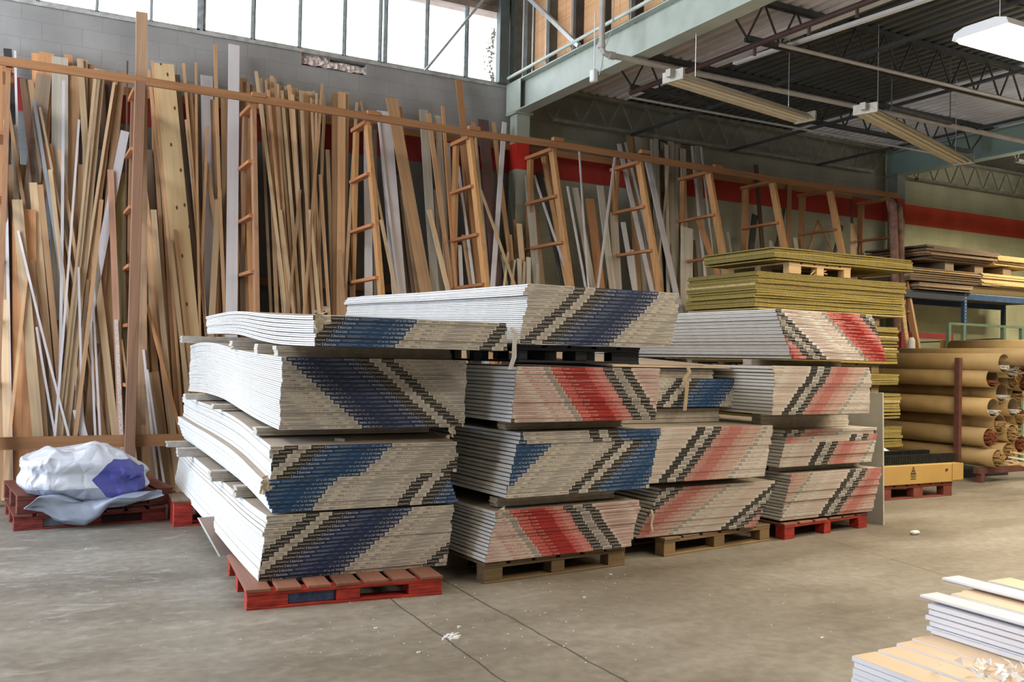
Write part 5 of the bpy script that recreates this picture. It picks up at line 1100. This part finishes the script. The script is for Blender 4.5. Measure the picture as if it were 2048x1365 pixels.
def ply(desc, cl, cr, y, n, p, z0, dep, lt, seed, jit=.05):
    a, b_ = hit(cl, 1, y), hit(cr, 1, y); r_ = random.Random(seed)
    for i in range(n):
        q = MB(); q.box((0, 0, 0), (b_[0]-a[0]+r_.gauss(0, jit), dep, p*.94)); o = q.build('plywood_sheet', m_pw[1 if r_.random() < lt else 0]); o.location = (a[0]+r_.gauss(0, jit), y+r_.gauss(0, jit*.6), z0+i*p); o.rotation_euler = (0, 0, r_.gauss(0, .012))
        pos = 'topmost' if i == n-1 else 'bottommost' if i == 0 else ordn(i)+' from bottom'
        tag(o, 'plywood sheet on the blue rack, %s in the %s' % (pos, desc), 'plywood', 'plywood sheets in the '+desc)
zs = zbm+.05
z1 = hit((1945, 572), 1, 10.0)[2]; z2 = hit((1900, 543), 1, 10.0)[2]; z3a = hit((1960, 531), 1, 10.0)[2]; z3b = hit((1960, 503), 1, 10.0)[2]
ply('lowest dark pile', (1838, 585), (1945, 585), 9.95, 6, (z1-zs-.01)/6, zs, 1.1, .1, 31, .03)
ply('wide middle pile', (1822, 560), (1990, 556), 9.95, 12, (z2-z1)/12, z1+.01, 1.1, .12, 32, .025)
ply('right light pile', (1965, 560), (2100, 556), 9.9, 10, (z2-z1)/10, z1+.01, 1.1, .95, 33, .02)
ply('top splayed pile', (1856, 515), (1990, 512), 9.9, 7, (z3b-z3a)/7, z3a, 1.2, .2, 34, .07)
ply('top right light pile', (1985, 515), (2090, 520), 9.9, 5, (z3b-z3a)/7, z3a+.02, 1.2, .85, 35, .07)
a = hit((1900, 540), 1, 9.98); q = MB()
for x in (0.0, .75, 1.5): q.box((a[0]+x-.1, 10.0, z2+.012), (a[0]+x+.12, 10.9, z3a-.005))
tag(q.build('wood_bearers', w_tan), 'short wooden bearers under the top splayed plywood pile', 'bearers', kind='stuff')
a = hit((1955, 588), 1, 9.97); q = MB(); q.box((0, 0, 0), (2.2, .9, .18), bev=.01); o = q.build('pale_carton', noisy('pale_carton', (0.66, 0.52, 0.27), .7, .05)); o.location = (a[0], 10.06, zbm+.055); tag(o, 'long pale carton on the blue rack shelf', 'carton')
# green frame trolley
m_gn = noisy('green_frame', (0.16, 0.24, 0.17), .5, .15)
gz = hit((1900, 645), 1, 8.9)[2]; gb = hit((1900, 672), 1, 8.9)[2]
e = empty('green_frame_cart', (hit((1898, 660), 1, 8.9)[0], 8.9, 0)); tag(e, 'green steel frame cart standing between the tubes and the blue rack', 'cart')
ln = hit((2044, 650), 1, 8.9)[0]-e.location.x
q = MB(); q.box((0, 0, gz-.035), (ln+.6, .05, gz)); q.build('top_bar', m_gn, e)
for x in (0.0, .33, 1.27, ln+.0): 
    q = MB(); q.box((x, 0, 0.02), (x+.05, .05, gz-.035)); q.build('upright', m_gn, e)
q = MB(); q.box((0, 0, gb-.25), (ln+.6, .6, gb-.2)); q.build('deck', m_dk, e)
for j, (x, z, m_) in enumerate([(.1, .06, 1), (.5, .03, 1), (1.4, .08, 2), (1.7, .03, 1)]):
    q = MB(); q.box((e.location.x+x, 9.0+.05*j, gb-.195), (e.location.x+x+1.1, 9.12+.05*j, gb-.12+z)); tag(q.build('moulding_pack', m_mold[m_]), 'bundle of wooden mouldings lying on the green frame cart, %s from left' % ordn(j), 'mouldings', 'moulding packs on the green cart')
# red frame
m_rf = noisy('red_frame', (0.22, 0.025, 0.025), .5, .2)
a, b_ = hit((1803, 664), 1, 9.99), hit((1907, 664), 1, 9.99); zt_ = a[2]
e = empty('red_frame_cart', (a[0], 9.99, 0)); tag(e, 'dark red steel frame cart left of the green frame', 'cart'); ww = b_[0]-a[0]
q = MB(); q.box((0, 0, zt_-.09), (ww, .06, zt_)); q.build('top_bar', m_rf, e)
for x in (0.0, ww-.09):
    q = MB(); q.box((x, 0, 0), (x+.09, .06, zt_-.09)); q.build('upright', m_rf, e)
a = hit((1822, 682), 1, 9.25); q = MB(); q.tube([(a[0], 9.24, a[2]-.3), (a[0], 9.24, a[2]), (a[0], 9.24, a[2]+.05)], [.05, .05, .025], n=12); tag(q.build('white_bottle', plain('white_plastic', (.7, .7, .72), .4)), 'small white plastic bottle inside the dark red frame', 'bottle')
a, b_ = hit((1802, 590), 1, 9.35), hit((1815, 690), 1, 9.35); q = MB(); q.bar(a, b_+(b_-a), .07, .02, side=(1, 0, 0)); tag(q.build('leaning_plank', w_pl), 'pale plank leaning behind the right end of the yellow panels', 'plank')
q = MB(); q.box((11.1, 10.3, 0), (12.5, 10.6, 1.66));  # dark block added to stand for the shade behind the red frame
tag(q.build('shade_backing', noisy('dark_shadow_board', (0.05, 0.045, 0.04), .8)), 'dark block added for the shade seen through the red frame behind the tubes', 'shade block')
# ------------------------------------------------------------------ white mouldings in the near right corner
m_mw = noisy('primed_white', (0.76, 0.75, 0.78), 0.4, 0.03, 4); m_mt = noisy('primed_cream_back', (0.68, 0.52, 0.36), 0.5, 0.05, 3)
ZM = 0.47
def mould(px, z, w_, t, L, lab, mat, prof=False, th=0.0):
    P = hit(px, 2, z); q = MB()
    if prof: sec = [(0, 0), (w_, 0), (w_, -t), (w_*.5, -t), (0.012, -t*.75), (0, -t*.4)]
    else: sec = [(0, 0), (w_, 0), (w_, -t), (0, -t)]
    n = len(sec); vs = [(x, 0, z_) for x, z_ in sec]+[(x, -L, z_) for x, z_ in sec]
    q.add(vs, [(i, (i+1) % n, n+(i+1) % n, n+i) for i in range(n)]+[tuple(range(n)), tuple(range(n, 2*n))[::-1]])
    o = q.build('white_moulding', mat); o.location = (P[0], P[1], z); o.rotation_euler = (0, 0, math.radians(th)); tag(o, lab, 'moulding', 'white mouldings stacked in the near right corner'); return o
def two(px, z, w_, t, L, lab, th=0.0, topm=None):
    P = hit(px, 2, z); q = MB(); q.box((0, -L, -t), (w_, 0, -.0015), mat=m_mw); q.box((0.001, -L, -.0015), (w_-.001, -0.001, 0), mat=topm or m_mt)
    o = q.build('white_moulding'); o.location = (P[0], P[1], z); o.rotation_euler = (0, 0, math.radians(th)); tag(o, lab, 'moulding', 'white mouldings stacked in the near right corner'); return o
c = [(1704, 1312), (1756, 1300), (1793, 1287), (1824, 1277)]
for j, px in enumerate(c):
    z = ZM+(0.0 if j == 0 else .006*j)
    for k in range(5 if j == 0 else 3):
        two((px[0]-k*1.5, px[1]), z-.019*k, .118, .0175, 2.4, 'cream topped white moulding in the lower pile, row %s, layer %s from top' % (ordn(j), ordn(k)), th=-1) if k == 0 else None
        if k:
            P = hit(px, 2, z); q = MB(); q.box((0, -2.4, -.0175), (.118, 0, 0)); o = q.build('white_moulding', m_mw); rr = random.Random(j*9+k); o.location = (P[0]-.004*rr.random()*k, P[1]-.012*rr.random(), z-.019*k); o.rotation_euler = (0, 0, math.radians(-1))
            tag(o, 'white moulding in the lower pile, row %s, layer %s from top' % (ordn(j), ordn(k)), 'moulding', 'white mouldings stacked in the near right corner')
zu = ZM+.02
P = hit((1852, 1262), 2, zu)
for k in range(5):
    q = MB(); q.box((0, -2.4, 0), (.26, 0, .0185), bev=.003); o = q.build('white_moulding', m_mw); o.location = (P[0]+[0, .004, -.002, .003, .006][k], P[1]+[0, -.01, .004, -.006, .0][k], zu+.0205*k); o.rotation_euler = (0, 0, math.radians(-1))
    tag(o, 'white moulding in the upper pile, %s from its bottom' % ordn(k), 'moulding', 'white mouldings stacked in the near right corner')
zt_ = zu+.1035+.02
mould((1840, 1190), zt_, .095, .02, 2.4, 'white profiled moulding on the left edge of the upper pile', m_mw, True, -1)
for j, px in enumerate([(1902, 1188), (1924, 1182)]): two(px, zt_-.004+j*.002, .09, .016, 2.4, 'cream topped moulding on the upper pile, %s one from left' % ordn(j), th=-1)
mould((1884, 1156), zt_+.02, .10, .02, 2.4, 'white profiled moulding lying loose on top of the upper pile', m_mw, True, -1)
two((1975, 1162), zt_-.0, .14, .016, 2.4, 'cream topped moulding behind the loose top moulding', th=-1)
P = hit((1830, 1262), 2, zu); q = MB(); q.box((0, -2.4, 0), (.06, 0, .016), bev=.003); o = q.build('white_moulding', m_mw); o.location = (P[0]+.02, P[1]-.05, zu); o.rotation_euler = (0, 0, math.radians(-1)); tag(o, 'narrow white moulding at the foot of the upper pile', 'moulding', 'white mouldings stacked in the near right corner')
P = hit((1704, 1312), 2, ZM); 
pallet('pallet carrying the white mouldings in the near right corner', (P[0]+.06, P[1]-2.2, 0), math.radians(-1), 1.2, 2.1, w_tan, w_tan, nb=8, hgt=ZM-.019*5-.004)
# crumpled clear wrap on the lower pile
rw = random.Random(8); q = MB(); Pw = hit((2000, 1350), 2, ZM+.02)
for k in range(46):
    a = rw.uniform(0, 6.28); x = Pw[0]+rw.gauss(0, .06); y = Pw[1]+rw.gauss(0, .06); l = rw.uniform(.02, .05); z = ZM+.016
    q.add([(x, y, z), (x+.01*math.cos(a), y+.01*math.sin(a), z+.005), (x+l*math.cos(a+.5), y+l*math.sin(a+.5), z+rw.uniform(.01, .04)), (x+l*.6*math.cos(a-.6), y+l*.6*math.sin(a-.6), z+rw.uniform(.005, .03))], [(0, 1, 2, 3)])
tag(q.build('plastic_shreds', plain('film_white', (.9, .9, .9), .2)), 'white shreds of plastic wrap on the near mouldings', 'plastic', kind='stuff')
# ------------------------------------------------------------------ small loose bits
m_pap = noisy('torn_paper', (0.62, 0.54, 0.42), .8, .2, 15)
def scrap(name, pts, wdt, mat, lab, cat):
    q = MB(); vs = []
    for i, p in enumerate(pts):
        p = np.array(p); vs += [tuple(p+np.array([-wdt/2, 0, 0])), tuple(p+np.array([wdt/2, -.006*(i % 2), 0])), tuple(p+np.array([wdt/2, .002, .001])), tuple(p+np.array([-wdt/2, .003, .001]))]
    n = len(pts); q.add(vs, [(i*4+a, i*4+(a+1) % 4, (i+1)*4+(a+1) % 4, (i+1)*4+a) for i in range(n-1) for a in range(4)]); tag(q.build(name, mat), lab, cat)
pts = [hit(c_, 1, 5.12) for c_ in ((1024, 655), (1031, 668), (1029, 690), (1028, 715), (1020, 740))]
scrap('torn_strap', pts, .03, noisy('clear_strap', (0.62, 0.62, 0.60), .3, .1), 'pale torn plastic strap hanging at the right end of the thin top bundle', 'strap')
pts = [hit(c_, 1, 5.96) for c_ in ((1376, 735), (1379, 745), (1368, 760), (1374, 770), (1372, 800), (1369, 822))]
scrap('kraft_strap', pts, .035, noisy('kraft_strap', (0.50, 0.40, 0.26), .7, .1), 'folded kraft strap wrapped over the small blue bundle', 'strap')
pts = [hit(c_, 1, 5.66) for c_ in ((1303, 1020), (1306, 1035), (1303, 1050), (1305, 1064))]
scrap('paper_rag', pts, .018, m_pap, 'small twisted white paper rag hanging on the lowest bundle of the third stack', 'rag')
for nm, c_, Y_, s_, lab in (('torn_corner', (636, 645), 5.11, .055, 'torn crumpled paper at the left corner of the thin top bundle'), ('torn_corner', (524, 975), 5.56, .045, 'torn curl at the left corner of the second navy bundle'), ('torn_corner', (900, 862), 5.55, .03, 'frayed bit at the right lower corner of the reversed navy bundle'), ('torn_corner', (1000, 1012+18), 5.38, .03, 'white paper flap at the upper left corner of the lowest red bundle')):
    P = hit(c_, 1, Y_); q = MB(); r_ = random.Random(int(c_[0]))
    for k in range(16):
        a = [P+np.array([r_.gauss(0, s_*.45), r_.uniform(-.02, .01), r_.gauss(0, s_*.6)]) for _ in range(1)][0]
        q.add([tuple(a), tuple(a+np.array([r_.uniform(.01, s_), r_.uniform(-.02, 0), r_.uniform(-.02, .02)])), tuple(a+np.array([r_.uniform(.0, s_), r_.uniform(-.02, 0), r_.uniform(.01, .035)])), tuple(a+np.array([0, -.012, r_.uniform(.01, .03)]))], [(0, 1, 2, 3)])
    tag(q.build(nm, m_pap), lab, 'torn paper', kind='stuff')
P = hit((678, 879), 1, 5.72); q = MB(); q.tube([(P[0]-.03, 5.72, P[2]), (P[0]+.03, 5.70, P[2]-.01)], .014, n=8); tag(q.build('grey_bit', noisy('grey_rag', (0.45, 0.47, 0.5), .6, .3)), 'small grey scrap on top of the second navy bundle', 'scrap')
P = hit((1834, 1071), 2, 0); q = MB(); q.box((P[0]-.04, P[1], 0), (P[0]+.05, P[1]+.05, .035), bev=.012); tag(q.build('gypsum_lump', M_EDGE), 'white gypsum lump on the open floor right of the stacks', 'lump')
rd = random.Random(77); q = MB()
for k in range(260):
    u = rd.random()
    if u < .5: c_ = (rd.uniform(500, 1300), rd.uniform(1140, 1330))
    elif u < .8: c_ = (rd.uniform(1000, 1800), rd.uniform(1080, 1300))
    else: c_ = (rd.uniform(50, 500), rd.uniform(1060, 1300))
    P = hit(c_, 2, 0); s_ = rd.uniform(.0015, .0045) if rd.random() < .96 else .009
    q.box((P[0]-s_, P[1]-s_*.7, 0), (P[0]+s_, P[1]+s_*.7, s_*.6))
P = hit((906, 1275), 2, 0)
for k in range(30): s_ = rd.uniform(.003, .009); x, y = P[0]+rd.gauss(0, .035), P[1]+rd.gauss(0, .03); q.box((x-s_, y-s_, 0), (x+s_, y+s_, s_))
tag(q.build('gypsum_crumbs', M_EDGE), 'scattered white gypsum crumbs on the concrete floor', 'crumbs', kind='stuff')
